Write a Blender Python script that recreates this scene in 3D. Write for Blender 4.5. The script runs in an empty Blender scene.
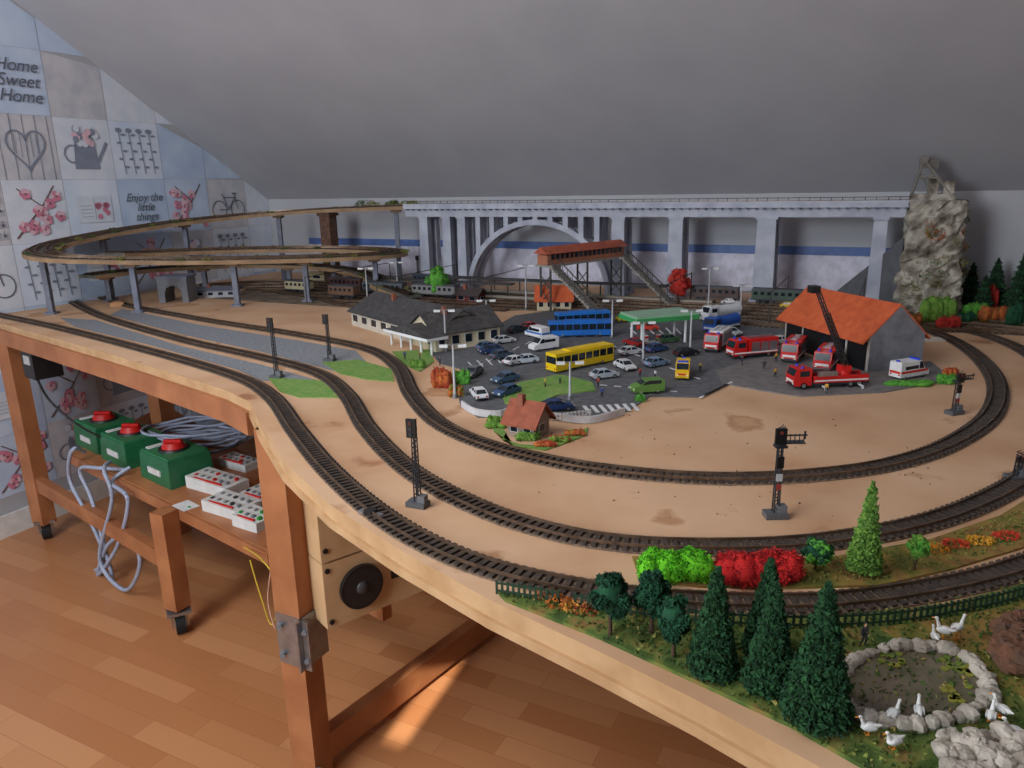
import bpy, math, random
from mathutils import Vector, Matrix
random.seed(7)
scn=bpy.context.scene
try: scn.view_settings.view_transform='Standard'
except Exception: pass
rnd=random.uniform
# ---------------------------------------------------------------- camera
F=745.0; PIT=math.radians(15.1); ROLL=0.021
TZ=0.88; CZ=1.33
fw=Vector((0,math.cos(PIT),-math.sin(PIT))); r0=Vector((1,0,0)); u0=Vector((0,math.sin(PIT),math.cos(PIT)))
RR=r0*math.cos(ROLL)-u0*math.sin(ROLL); UU=r0*math.sin(ROLL)+u0*math.cos(ROLL)
cam=bpy.data.cameras.new('camera'); co=bpy.data.objects.new('camera',cam); scn.collection.objects.link(co)
cam.sensor_width=36; cam.lens=F/1024*36; cam.clip_start=.02
co.matrix_world=Matrix(((RR.x,UU.x,-fw.x,0),(RR.y,UU.y,-fw.y,0),(RR.z,UU.z,-fw.z,CZ),(0,0,0,1)))
scn.camera=co
# survey of the photo onto horizontal planes (z measured from the table top)
def ray(u,v): return RR*((u-512)/F)-UU*((v-384)/F)+fw
def P(u,v,z=0.0):
    d=ray(u,v); t=(TZ+z-CZ)/d.z
    return Vector((d.x*t,d.y*t,TZ+z))
def HT(u,v,vt,z=0.0):
    b=P(u,v,z); d=ray(u,vt); t=b.y/d.y
    return CZ+d.z*t-b.z
def PX(u,v,z=0.0):
    b=P(u,v,z); return (b-Vector((0,0,CZ))).dot(fw)/F
C0=Vector((-1.31,4.20,0)); EA=Vector((.891,-.454,0)); EN=Vector((.454,.891,0))
def W(a,b,z=0.0): 
    q=C0+EA*a-EN*b; q.z=TZ+z; return q
# ---------------------------------------------------------------- materials
def lin(c):
    return tuple(((x/255)/12.92 if x/255<=.04045 else ((x/255+.055)/1.055)**2.4) for x in c)+(1,)
MC={}
def mat(name,c,rough=.6,metal=0,c2=None,ns=30,lo=.35,hi=.65,bump=0,detail=4):
    if name in MC: return MC[name]
    m=bpy.data.materials.new(name); m.use_nodes=True; nt=m.node_tree; b=nt.nodes['Principled BSDF']
    b.inputs['Roughness'].default_value=rough; b.inputs['Metallic'].default_value=metal
    b.inputs['Base Color'].default_value=lin(c)
    if c2 is None: c2=tuple(x*.88 for x in c)
    tc=nt.nodes.new('ShaderNodeTexCoord'); n=nt.nodes.new('ShaderNodeTexNoise'); n.inputs['Scale'].default_value=ns; n.inputs['Detail'].default_value=detail
    r=nt.nodes.new('ShaderNodeValToRGB'); r.color_ramp.elements[0].position=lo; r.color_ramp.elements[1].position=hi
    r.color_ramp.elements[0].color=lin(c); r.color_ramp.elements[1].color=lin(c2)
    nt.links.new(tc.outputs['Object'],n.inputs['Vector']); nt.links.new(n.outputs['Fac'],r.inputs['Fac']); nt.links.new(r.outputs['Color'],b.inputs['Base Color'])
    if bump:
        bp=nt.nodes.new('ShaderNodeBump'); bp.inputs['Strength'].default_value=bump; bp.inputs['Distance'].default_value=.003
        nt.links.new(n.outputs['Fac'],bp.inputs['Height']); nt.links.new(bp.outputs['Normal'],b.inputs['Normal'])
    MC[name]=m; return m
def K(r,g,b,rough=.45): return mat('paint_%d_%d_%d'%(r,g,b),(r,g,b),rough,c2=(r*.93,g*.93,b*.93))
def stops(m,cols):
    for n in m.node_tree.nodes:
        if n.type=='VALTORGB':
            e=n.color_ramp.elements
            while len(e)>1: e.remove(e[-1])
            e[0].position=cols[0][0]; e[0].color=lin(cols[0][1])
            for p,c in cols[1:]:
                q=e.new(p); q.color=lin(c)
board=mat('chipboard',(210,168,130),.8,ns=5,detail=9)
stops(board,[(.29,(160,110,76)),(.34,(198,154,118)),(.5,(210,170,134)),(.62,(216,178,144)),(.66,(182,136,98)),(.70,(198,156,118))])
ply=mat('plywood_edge',(202,166,124),.6,c2=(182,144,102),ns=18)
plyd=mat('plywood_edge_dull',(166,136,104),.7,c2=(140,112,84),ns=18)
pine=mat('pine_wood',(180,120,78),.5,c2=(154,96,60),ns=9)
pinel=mat('light_pine',(210,176,134),.5,c2=(196,158,114),ns=12)
sleeper=mat('sleeper',(58,50,46),.8,c2=(78,66,58),ns=60)
bedm=mat('roadbed',(140,120,100),.9,c2=(96,82,70),ns=150)
rail=mat('rail',(136,112,92),.35,.6,c2=(100,80,66),ns=40)
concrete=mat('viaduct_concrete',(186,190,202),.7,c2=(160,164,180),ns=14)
concd=mat('dark_concrete',(120,124,140),.7)  # darker blue-grey concrete for brackets, riser posts and portal cap
asph=mat('asphalt',(104,106,110),.85,c2=(84,86,90),ns=60)
mat_g=mat('grey_mat',(146,150,156),.9,c2=(118,122,128),ns=120)
grass=mat('grass_mat',(84,120,44),.95,ns=35,detail=8,bump=.8)
stops(grass,[(.3,(48,70,26)),(.45,(78,102,42)),(.56,(116,122,56)),(.66,(136,108,60))])
grassb=mat('dry_grass',(120,110,50),.95,ns=26,detail=8,bump=.8)
stops(grassb,[(.3,(74,84,30)),(.42,(116,112,46)),(.54,(146,118,58)),(.66,(122,88,46)),(.72,(84,104,36))])
grassg=mat('lawn',(96,146,62),.95,c2=(130,154,82),ns=60,bump=.5)
white=K(232,234,236); black=K(24,24,26); dark=K(44,46,52); red=K(206,30,26); glass=mat('dark_glass',(30,38,48),.12); grey=K(120,124,130); silver=mat('metal',(170,172,176),.3,.8)
tyre=K(20,20,22,.8)
# ---------------------------------------------------------------- mesh builder
class MB:
    def __init__(s): s.v=[];s.f=[];s.m=[];s.sm=[];s.mats=[]
    def mi(s,m):
        if m not in s.mats: s.mats.append(m)
        return s.mats.index(m)
    def add(s,vs,fs,m,smooth=False):
        o=len(s.v); s.v+= [tuple(x) for x in vs]; i=s.mi(m)
        for f in fs: s.f.append(tuple(o+k for k in f)); s.m.append(i); s.sm.append(smooth)
    def box(s,cx,cy,cz,sx,sy,sz,m,rot=0,tx=1,ty=1):
        c,n=math.cos(rot),math.sin(rot); vs=[]
        for dz,kx,ky in ((-.5,1,1),(.5,tx,ty)):
            for dx,dy in ((-.5,-.5),(.5,-.5),(.5,.5),(-.5,.5)):
                x=dx*sx*kx;y=dy*sy*ky; vs.append((cx+x*c-y*n,cy+x*n+y*c,cz+dz*sz))
        s.add(vs,[(3,2,1,0),(4,5,6,7),(0,1,5,4),(1,2,6,5),(2,3,7,6),(3,0,4,7)],m)
    def cyl(s,p0,p1,a,b,m,n=10,smooth=True):
        p0=Vector(p0);p1=Vector(p1);d=(p1-p0)
        if d.length<1e-9: return
        d.normalize(); t=Vector((0,0,1)) if abs(d.z)<.9 else Vector((1,0,0)); x=d.cross(t).normalized(); y=d.cross(x)
        vs=[p0+(x*math.cos(2*math.pi*i/n)+y*math.sin(2*math.pi*i/n))*a for i in range(n)]+[p1+(x*math.cos(2*math.pi*i/n)+y*math.sin(2*math.pi*i/n))*b for i in range(n)]
        s.add(vs,[(i,(i+1)%n,n+(i+1)%n,n+i) for i in range(n)],m,smooth)
        s.add(vs[:n],[tuple(range(n))],m); s.add(vs[n:],[tuple(range(n))],m)
    def sph(s,c,r,m,seg=10,rg=6,jit=0,smooth=True):
        if not hasattr(r,'__len__'): r=(r,r,r)
        vs=[];fs=[]
        for j in range(rg+1):
            th=math.pi*j/rg
            for i in range(seg):
                ph=2*math.pi*i/seg; k=1+rnd(-jit,jit)
                vs.append((c[0]+r[0]*k*math.sin(th)*math.cos(ph),c[1]+r[1]*k*math.sin(th)*math.sin(ph),c[2]+r[2]*k*math.cos(th)))
        for j in range(rg):
            for i in range(seg): fs.append((j*seg+i,(j+1)*seg+i,(j+1)*seg+(i+1)%seg,j*seg+(i+1)%seg))
        s.add(vs,fs,m,smooth)
    def prism(s,poly,z0,z1,m,side=None):
        n=len(poly); vs=[(p[0],p[1],z0) for p in poly]+[(p[0],p[1],z1) for p in poly]
        s.add(vs,[tuple(range(n,2*n))],m); s.add(vs,[tuple(range(n))[::-1]]+[(i,(i+1)%n,n+(i+1)%n,n+i) for i in range(n)],side or m)
    def prof(s,pts,y0,y1,m):
        n=len(pts); vs=[(p[0],y0,p[1]) for p in pts]+[(p[0],y1,p[1]) for p in pts]
        s.add(vs,[tuple(range(n)),tuple(range(n,2*n))[::-1]]+[(i,(i+1)%n,n+(i+1)%n,n+i) for i in range(n)],m)
    def tube(s,path,r,m,n=6):
        for i in range(len(path)-1): s.cyl(path[i],path[i+1],r,r,m,n)
    def ribbon(s,path,w,z0,z1,m,off=0.0):
        L=[];n=len(path)
        for i in range(n):
            a=path[max(i-1,0)];b=path[min(i+1,n-1)]; t=Vector((b.x-a.x,b.y-a.y,0)).normalized(); nn=Vector((-t.y,t.x,0))
            p=path[i]
            for o,z in ((off-w/2,z0),(off+w/2,z0),(off+w/2,z1),(off-w/2,z1)): 
                q=p+nn*o; L.append((q.x,q.y,q.z+z))
        fs=[]
        for i in range(n-1):
            for k in range(4): fs.append((4*i+k,4*i+(k+1)%4,4*i+4+(k+1)%4,4*i+4+k))
        fs.append((0,1,2,3)); fs.append((4*n-4,4*n-3,4*n-2,4*n-1))
        s.add(L,fs,m)
    def crumbs(s,c,r,m,n,size,shape='ell',flat=False):
        vs=[];fs=[]
        for _ in range(n):
            if shape=='ell':
                d=Vector((random.gauss(0,1),random.gauss(0,1),random.gauss(0,1))).normalized()*rnd(.8,1.08); p=Vector((c[0]+d.x*r[0],c[1]+d.y*r[1],c[2]+d.z*r[2]))
            else:
                t=rnd(0,1)**1.5; a=rnd(0,6.283); k=(1-t)*rnd(.8,1.08); p=Vector((c[0]+r[0]*k*math.cos(a),c[1]+r[0]*k*math.sin(a),c[2]+t*r[2]))
            o=len(vs)
            for _k in range(4): vs.append((p.x+rnd(-size,size),p.y+rnd(-size,size),p.z+rnd(-size,size)))
            fs+= [(o,o+1,o+2),(o,o+1,o+3),(o,o+2,o+3),(o+1,o+2,o+3)]
        s.add(vs,fs,m)
    def build(s,name,loc=None,rot=0,scale=1,parent=None):
        if loc is None:
            xs=[v[0] for v in s.v];ys=[v[1] for v in s.v];zs=[v[2] for v in s.v]
            loc=Vector(((min(xs)+max(xs))/2,(min(ys)+max(ys))/2,min(zs))); vs=[(v[0]-loc[0],v[1]-loc[1],v[2]-loc[2]) for v in s.v]
        else: vs=[(v[0]*scale,v[1]*scale,v[2]*scale) for v in s.v]
        me=bpy.data.meshes.new(name); me.from_pydata(vs,[],s.f)
        for m in s.mats: me.materials.append(m)
        me.polygons.foreach_set('material_index',s.m); me.polygons.foreach_set('use_smooth',s.sm); me.update()
        o=bpy.data.objects.new(name,me); o.location=loc; o.rotation_euler=(0,0,rot); scn.collection.objects.link(o)
        if parent: o.parent=parent; o.matrix_parent_inverse=parent.matrix_world.inverted()
        return o
def spline(pts,step=.02):
    n=len(pts); out=[]
    for i in range(n-1):
        p0=pts[max(i-1,0)];p1=pts[i];p2=pts[i+1];p3=pts[min(i+2,n-1)]
        k=max(4,int((p2-p1).length/step*2))
        for j in range(k):
            t=j/k; out.append(.5*((2*p1)+(p2-p0)*t+(2*p0-5*p1+4*p2-p3)*t*t+(3*p1-p0-3*p2+p3)*t**3))
    out.append(pts[-1]); res=[out[0]]; acc=0
    for i in range(1,len(out)):
        seg=(out[i]-out[i-1]).length; 
        if seg<1e-9: continue
        pos=0
        while acc+(seg-pos)>=step:
            pos+=step-acc; acc=0; res.append(out[i-1].lerp(out[i],pos/seg))
        acc+=seg-pos
    return res
S=.0147
# ---------------------------------------------------------------- room
wallm=mat('wall_paint',(184,185,190),.8,c2=(178,179,185),ns=3)
ceilm=mat('ceiling_paint',(190,191,197),.85,c2=(183,184,191),ns=4,bump=.15)
LA,LB=4.7,5.2; KZ=1.27; SL=.63; FZ=2.55; bf=(FZ-KZ)/SL
def quad(name,ps,m,th=.03,nrm=None):
    mb=MB(); ps=[Vector(p) for p in ps]; n=Vector(nrm)*th; vs=ps+[p+n for p in ps]; k=len(ps)
    mb.add(vs,[tuple(range(k)),tuple(range(k,2*k))[::-1]]+[(i,(i+1)%k,k+(i+1)%k,k+i) for i in range(k)],m); return mb.build(name)
def WA(a,b,z): q=W(a,b); q.z=z; return q
fm=bpy.data.materials.new('laminate_floor'); fm.use_nodes=True; nt=fm.node_tree; bs=nt.nodes['Principled BSDF']; bs.inputs['Roughness'].default_value=.3
tc=nt.nodes.new('ShaderNodeTexCoord'); mp=nt.nodes.new('ShaderNodeMapping'); mp.inputs['Rotation'].default_value=(0,0,math.radians(27)); br=nt.nodes.new('ShaderNodeTexBrick')
br.inputs['Color1'].default_value=lin((214,154,106)); br.inputs['Color2'].default_value=lin((190,126,80)); br.inputs['Mortar'].default_value=lin((176,114,74))
br.inputs['Scale'].default_value=1; br.inputs['Brick Width'].default_value=.36; br.inputs['Row Height'].default_value=.068; br.inputs['Mortar Size'].default_value=.0008; br.offset=.37
nz=nt.nodes.new('ShaderNodeTexNoise'); nz.inputs['Scale'].default_value=6; mx=nt.nodes.new('ShaderNodeMixRGB'); mx.blend_type='MULTIPLY'; mx.inputs['Fac'].default_value=.2
nt.links.new(tc.outputs['Object'],mp.inputs['Vector']); nt.links.new(mp.outputs['Vector'],br.inputs['Vector']); nt.links.new(br.outputs['Color'],mx.inputs['Color1']); nt.links.new(nz.outputs['Fac'],mx.inputs['Color2']); nt.links.new(mx.outputs['Color'],bs.inputs['Base Color'])
quad('floor',[WA(-.03,-.03,0),WA(LA,-.03,0),WA(LA,LB,0),WA(-.03,LB,0)],fm,.03,(0,0,-1))
quad('wall_back',[WA(0,0,0),WA(LA,0,0),WA(LA,0,KZ),WA(0,0,KZ)],wallm,.05,EN)
quad('wall_left',[WA(0,0,0),WA(0,0,KZ),WA(0,bf,FZ),WA(0,LB,FZ),WA(0,LB,0)],wallm,.05,-EA)
quad('wall_right',[WA(LA,0,0),WA(LA,0,KZ),WA(LA,bf,FZ),WA(LA,LB,FZ),WA(LA,LB,0)],wallm,.05,EA)
mb=MB()
def wfr(a0,a1,z0,z1,m,mbx,b=LB,t=.06):
    c=W((a0+a1)/2,b+t/2); mbx.box(c.x,c.y,(z0+z1)/2,a1-a0,t,z1-z0,m,rot=math.atan2(EA.y,EA.x))
wfr(0,1.2,0,FZ,wallm,mb); wfr(3.2,LA,0,FZ,wallm,mb); wfr(1.2,3.2,0,.9,wallm,mb); wfr(1.2,3.2,2.2,FZ,wallm,mb); mb.build('wall_front')
mb=MB()
for a0,a1,z0,z1 in ((1.2,1.26,.9,2.2),(3.14,3.2,.9,2.2),(1.26,3.14,.9,.96),(1.26,3.14,2.14,2.2)): wfr(a0,a1,z0,z1,white,mb,LB,.05)
mb.build('window_1')
s0=P(392,745,-TZ); s1=P(452,662,-TZ); sd=(s1-s0); sd.normalize(); SUNT=.5
def ab(p): q=Vector((p.x,p.y,0))-C0; return q.dot(EA),-q.dot(EN)
def hit(p):
    a,b=ab(p); da,db=ab(Vector((p.x-sd.x,p.y-sd.y,0))); da-=a; db-=b; k=(LB+.07-b)/db; return a+da*k,k*SUNT
h0=hit(s0);h1=hit(s1); ga=(h0[0]+h1[0])/2; gz0,gz1=sorted((h0[1],h1[1])); gz0=max(gz0,1.0); gz1=min(gz1,2.1)
mb=MB(); maskm=K(200,200,196,.9)  # unseen mask added over the window to narrow the sun to a floor streak
wfr(1.2,ga-.03,.9,2.2,maskm,mb,LB+.06,.004); wfr(ga+.03,3.2,.9,2.2,maskm,mb,LB+.06,.004); wfr(ga-.03,ga+.03,.9,gz0,maskm,mb,LB+.06,.004); wfr(ga-.03,ga+.03,gz1,2.2,maskm,mb,LB+.06,.004); mb.build('sun_slit_mask')
quad('ceiling_slope',[WA(0,0,KZ),WA(LA,0,KZ),WA(LA,bf,FZ),WA(0,bf,FZ)],ceilm,.04,(0,0,1))
quad('ceiling',[WA(0,bf,FZ),WA(LA,bf,FZ),WA(LA,LB,FZ),WA(0,LB,FZ)],ceilm,.04,(0,0,1))
mb=MB(); wfrc=W(.012,LB/2); mb.box(wfrc.x,wfrc.y,.045,.015,LB-.1,.09,K(235,235,232),rot=math.atan2(EA.y,EA.x)); mb.build('baseboard_left')
mb=MB()
bl=mat('blue_stripe',(84,112,172),.5); li=mat('lilac_band',(216,216,234),.5)
c=W(1.72,.006); mb.box(c.x,c.y,TZ+.172,2.9,.01,.032,bl,rot=math.atan2(EA.y,EA.x)); mb.box(c.x,c.y,TZ+.08,2.9,.008,.15,li,rot=math.atan2(EA.y,EA.x)); mb.build('trim_1')
# ---------------------------------------------------------------- wallpaper on left gable
wp=MB(); X3=EN; Z3=EA
def wv(b,z,d=.002): q=WA(0,b,z)+EA*d; return q
def wquad(b0,b1,z0,z1,m,d): wp.add([wv(b0,z0,d),wv(b1,z0,d),wv(b1,z1,d),wv(b0,z1,d)],[(0,1,2,3)],m)
def wline(b0,z0,b1,z1,w,m,d=.005):
    dx,dz=b1-b0,z1-z0; l=math.hypot(dx,dz) or 1; nx,nz_=-dz/l*w/2,dx/l*w/2
    wp.add([wv(b0+nx,z0+nz_,d),wv(b1+nx,z1+nz_,d),wv(b1-nx,z1-nz_,d),wv(b0-nx,z0-nz_,d)],[(0,1,2,3)],m)
def wdisc(b,z,r,m,d=.006,rz=None,n=12):
    rz=rz or r; wp.add([wv(b+r*math.cos(6.283*i/n),z+rz*math.sin(6.283*i/n),d) for i in range(n)],[tuple(range(n))],m)
def wring(b,z,r,w,m,n=16):
    for i in range(n):
        t0,t1=6.283*i/n,6.283*(i+1)/n; wline(b+r*math.cos(t0),z+r*math.sin(t0),b+r*math.cos(t1),z+r*math.sin(t1),w,m)
wc=[mat('paper_%d'%i,c,.8,c2=c2,ns=sc) for i,(c,c2,sc) in enumerate([((206,220,240),(188,206,232),9),((226,230,240),(214,222,234),20),((180,200,230),(206,222,242),6),((212,210,214),(190,192,202),14),((230,236,248),(208,222,242),5)])]
ink=K(104,110,124); pink=K(222,140,164); pinkl=K(240,200,212); twig=K(120,92,90); inkl=K(142,150,168)
T=.245
def heart(b,z,r,m):
    pts=[]
    for i in range(24):
        t=6.283*i/24; pts.append((r*.9*math.sin(t)**3, r*(.8*math.cos(t)-.32*math.cos(2*t)-.13*math.cos(3*t)-.06*math.cos(4*t))))
    for i in range(24): wline(b+pts[i][0],z+pts[i][1],b+pts[(i+1)%24][0],z+pts[(i+1)%24][1],.008,m)
    for k in (-.5,-.25,0,.25,.5): wline(b+k*r,z-r*.55*(1-abs(k)),b+k*r,z+r*.6,.003,m)
def tile(kind,b,z):
    if kind=='heart':
        for i in range(5): wline(b-T/2+T*(i+.5)/5,z-T/2,b-T/2+T*(i+.5)/5,z+T/2,.003,inkl,.004)
        heart(b,z,.085,inkl)
    elif kind=='blossom':
        wline(b+.1,z-.1,b-.02,z+.02,.006,twig); wline(b-.02,z+.02,b-.08,z+.1,.005,twig); wline(b-.02,z+.02,b+.07,z+.09,.004,twig)
        for _ in range(12):
            x,y=rnd(-.09,.09),rnd(-.09,.09)
            for k in range(5): wdisc(b+x+.012*math.cos(k*1.257),z+y+.012*math.sin(k*1.257),.011,random.choice((pink,pinkl)),.006+.0004*k,n=8)
            wdisc(b+x,z+y,.004,twig,.009,n=6)
    elif kind=='can':
        wp.add([wv(b+.055,z-.08),wv(b-.055,z-.08),wv(b-.045,z+.02),wv(b+.045,z+.02)],[(0,1,2,3)],inkl); wp.add([wv(b+.055,z-.08,.0045),wv(b-.055,z-.08,.0045),wv(b-.045,z+.02,.0045),wv(b+.045,z+.02,.0045)],[(0,1,2,3)],inkl); wline(b-.05,z-.05,b-.1,z+.03,.014,inkl); wring(b+.06,z-.02,.035,.007,inkl,10); wring(b,z+.02,.045,.005,inkl,12)
        for k in range(16): wdisc(b+rnd(-.05,.05),z+rnd(.02,.09),.014,(pinkl,inkl,wc[1])[k%3],.006+k*.0003)
    elif kind=='plant':
        for k in range(4):
            x=b-.08+k*.05; wline(x,z-.1,x+.01,z+.08,.004,inkl)
            for j in range(5): wdisc(x+(.014 if j%2 else -.01),z-.07+j*.034,.012,inkl,.006,.005)
            wdisc(x+.01,z+.085,.016,inkl,.006,.01)
    elif kind=='bike':
        for o in (-.06,.06): wring(b+o,z-.03,.045,.005,ink)
        wline(b+.06,z-.03,b,z-.03,.005,ink); wline(b,z-.03,b-.045,z+.03,.005,ink); wline(b-.06,z-.03,b-.045,z+.05,.005,ink); wline(b+.03,z+.03,b-.045,z+.03,.005,ink); wline(b,z-.03,b+.035,z+.05,.005,ink); wline(b-.03,z+.05,b-.06,z+.05,.005,ink)
    elif kind=='music':
        for j in range(5):
            for k in range(4): wline(b-.115,z-.1+j*.045+k*.007,b+.115,z-.1+j*.045+k*.007,.0016,inkl)
            for k in range(9): 
                y=z-.095+j*.045+rnd(0,.02); wdisc(b-.1+k*.025,y,.0055,ink,.006,n=8); wline(b-.1+k*.025,y,b-.1+k*.025,y+.02,.002,ink)
    elif kind=='card':
        wquad(b-.08,b+.08,z-.055,z+.055,wc[1],.005); wline(b,z-.045,b,z+.045,.002,inkl,.006)
        for k in range(9): wdisc(b-rnd(.01,.06),z+rnd(-.035,.035),.012,pink,.0065)
        for k in range(4): wline(b+.01,z-.03+k*.015,b+.065,z-.03+k*.015,.0015,inkl,.006)
def wtext(s,b,z,size,ang=0):
    cu=bpy.data.curves.new('wall_lettering','FONT'); cu.body=s; cu.size=size; cu.align_x='CENTER'; cu.align_y='CENTER'; cu.shear=.35; cu.extrude=.0005; cu.space_line=.85
    o=bpy.data.objects.new('wall_lettering',cu); scn.collection.objects.link(o); cu.materials.append(ink)
    q=wv(b,z,.008); o.matrix_world=Matrix(((X3.x,0,Z3.x,q.x),(X3.y,0,Z3.y,q.y),(0,1,0,q.z),(0,0,0,1))); return o
texts=[]
fixed={(0,2):'can',(0,1):'heart',(0,3):'plant',(0,4):'heart',(1,1):'home',(1,2):'music',(1,3):'bike',(2,1):'blossom',(2,2):'plant',(-1,1):'blossom',(-1,2):'card',(-1,3):'enjoy',(-1,4):'blossom',(-1,5):'bike'}
kinds=['heart','blossom','bike','plant','card','music','can','plant']
for r in range(-5,5):
    for cidx in range(-8,7):
        b1=1.34-(cidx-1)*T+.05; b0=b1-T; z0=1.38+r*T; z1=z0+T
        b1=min(b1,LB); b0=max(b0,.0)
        if b1-b0<.02: continue
        z0=max(z0,.1); zt2=KZ+SL*max(b0,b1)
        if z0>=min(zt2,FZ)-.01: continue
        m=wc[(cidx*3+r*7)%5]
        ztop0=min(z1,KZ+SL*b0-.002,FZ); ztop1=min(z1,KZ+SL*b1-.002,FZ); 
        wp.add([wv(b0+.001,z0+.001),wv(b1-.001,z0+.001),wv(b1-.001,max(ztop1,z0+.001)),wv(b0+.001,max(ztop0,z0+.001))],[(0,1,2,3)],m)
        if min(ztop0,ztop1)<z1-.03 or b1-b0<T*.9: continue
        k=fixed.get((r,cidx)) if (r,cidx) in fixed else kinds[(cidx*5+r*3)%8]
        bc,zc=(b0+b1)/2,z0+T/2
        if k=='home': texts.append(wtext('Home\nSweet\nHome',bc-.01,zc,.066))
        elif k=='enjoy': texts.append(wtext('Enjoy the\nlittle\nthings',bc,zc,.05))
        elif k: tile(k,bc,zc)
wo=wp.build('wallpaper')
for t in texts: t.parent=wo; t.matrix_parent_inverse=Matrix.Translation(-wo.location)
# ---------------------------------------------------------------- table
edge=[P(*p) for p in ((-60,308),(0,323),(120,357),(225,390),(250,402),(260,424),(284,462),(330,505),(400,550),(490,600),(600,652),(700,702),(825,770),(960,850))]
poly=[(p.x,p.y) for p in edge]
gl=W(.02,1.52); poly[0]=(gl.x,gl.y)
poly+=[(1.35,.05)]+[tuple(W(4.5,1.9)[:2]),tuple(W(4.5,.02)[:2]),tuple(W(.02,.02)[:2])]
mb=MB(); mb.prism(poly,TZ-.022,TZ,board,ply); tb=mb.build('railway_layout_table')
def part(mb,name): return mb.build(name,parent=tb)
bpy.context.view_layer.update()
mb=MB(); ap=[Vector((poly[i][0],poly[i][1],TZ)) for i in range(0,14)]
mb.ribbon(ap[:5],.025,-.075,-.022,pine); mb.ribbon(ap[4:],.010,-.034,-.022,ply); part(mb,'apron')
bpy.context.view_layer.update()
def leg(u,v,name,top=TZ-.022,w=.075,z0=0.0,off=0):
    p=P(u,v,-TZ); m=MB(); m.box(p.x,p.y,(top+z0)/2,w,w*.8,top-z0,pine,rot=-.47); part(m,name); return p
g1=leg(48,538,'leg_1',w=.07,z0=.07); g3=leg(314,775,'leg_3',w=.07)
SH=TZ-.47
sA=P(70,450,-.46); sB=P(270,548,-.46); sC=P(290,478,-.46); sD=P(165,402,-.46)
g2=P(182,632,-TZ); m=MB(); m.box(g2.x,g2.y,(SH+.09)/2,.055,.055,SH-.09,pine,rot=-.47); part(m,'leg_2')
for i,(a,b) in enumerate(((4.3,.2),(4.3,1.8),(2.4,.2),(.15,.2))):
    p=W(a,b); m=MB(); m.box(p.x,p.y,(TZ-.022)/2,.07,.07,TZ-.022,pine,rot=-.47); part(m,'leg_%d'%(i+4))
m=MB(); m.prism([(p.x,p.y) for p in (sA,sB,sC,sD)],SH-.012,SH,pine); part(m,'shelf')
def beam(p,q,w,h,name,mt=pine):
    m=MB(); m.ribbon([p,q],w,-h/2,h/2,mt); part(m,name)
beam(Vector((sA.x,sA.y,SH-.02)),Vector((sB.x,sB.y,SH-.02)),.02,.035,'shelf_rail')
beam(Vector((g1.x,g1.y,.24)),Vector((g2.x,g2.y,.24)),.03,.055,'lower_rail_1')
beam(Vector((g1.x+.15,g1.y+.2,.28)),Vector((g3.x+.15,g3.y+.25,.28)),.03,.06,'lower_rail_2')
beam(Vector((g3.x,g3.y,.06)),Vector((g3.x+.75,g3.y+1.0,.06)),.035,.07,'lower_rail_3')
beam(Vector((g1.x,g1.y,TZ-.09)),W(.3,.3,-.09),.03,.07,'cross_beam_1')
m=MB(); m.box(-1.35,2.75,.43,.06,.06,.858,pine,rot=-.47); part(m,'leg_9')
m=MB(); m.box(g3.x+.035,g3.y-.02,TZ-.5,.006,.09,.12,silver,rot=-.47); m.box(g3.x+.0,g3.y-.034,TZ-.5,.09,.006,.12,silver,rot=-.47)
for dx in (-.03,.03):
    for dz in (-.035,.035): m.cyl((g3.x+dx,g3.y-.046-dx*.4,TZ-.5+dz),(g3.x+dx,g3.y-.033-dx*.4,TZ-.5+dz),.006,.006,grey,8)
part(m,'corner_bracket')
m=MB(); m.box(g3.x+.02,g3.y-.036,.03,.05,.006,.05,silver,rot=-.47); part(m,'foot_bracket')
def caster(p,k):
    m=MB(); m.cyl((-.014,0,.035),(.014,0,.035),.035,.035,tyre,20); m.cyl((-.016,0,.035),(.016,0,.035),.02,.02,silver,14)
    for s_ in (-1,1): m.box(s_*.022,0,.05,.005,.03,.05,silver)
    m.box(0,0,.077,.07,.06,.01,silver); m.build('caster_%d'%k,loc=(p.x,p.y,0),rot=.5,parent=tb)
caster(g1,1); caster(g2,2)
# ---------------------------------------------------------------- tracks
def track(pts,step=.0125,name='railway_track',bed=True,bw=.05):
    path=spline(pts,step); mb=MB()
    if bed: mb.ribbon(path[::2]+([path[-1]] if len(path)%2==0 else []),bw*.84,.0005,.0025,bedm)
    n=len(path)
    for i in range(n):
        a=path[max(i-1,0)];b=path[min(i+1,n-1)]; t=(b-a); th=math.atan2(t.y,t.x); p=path[i]
        mb.box(p.x,p.y,p.z+.0042,.0062,.040,.0035,sleeper,rot=th)
    for o in (-.0115,.0115): mb.ribbon(path,.0022,.006,.0098,rail,o)
    return mb.build(name)
tA=[(-40,306),(0,316),(60,329),(150,352),(235,377),(272,398),(297,432),(328,470),(375,512),(430,546),(500,573),(600,594),(700,604),(830,605),(950,588),(1030,566),(1110,535)]
tB=[(150,258),(90,264),(62,276),(62,292),(95,314),(180,340),(260,358),(318,374),(347,396),(368,430),(408,470),(470,505),(540,530),(620,545),(720,549),(820,544),(920,526),(990,500),(1040,468),(1070,430),(1060,390),(1030,356),(990,338),(950,328)]
tC=[(200,262),(120,266),(85,275),(84,288),(120,304),(200,320),(300,336),(368,350),(398,368),(412,395),(436,422),(475,442),(530,458),(600,471),(700,480),(800,478),(890,466),(955,443),(993,412),(994,378),(965,348),(925,330),(885,318)]
for t in (tA,tB,tC): track([P(*p) for p in t])
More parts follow.
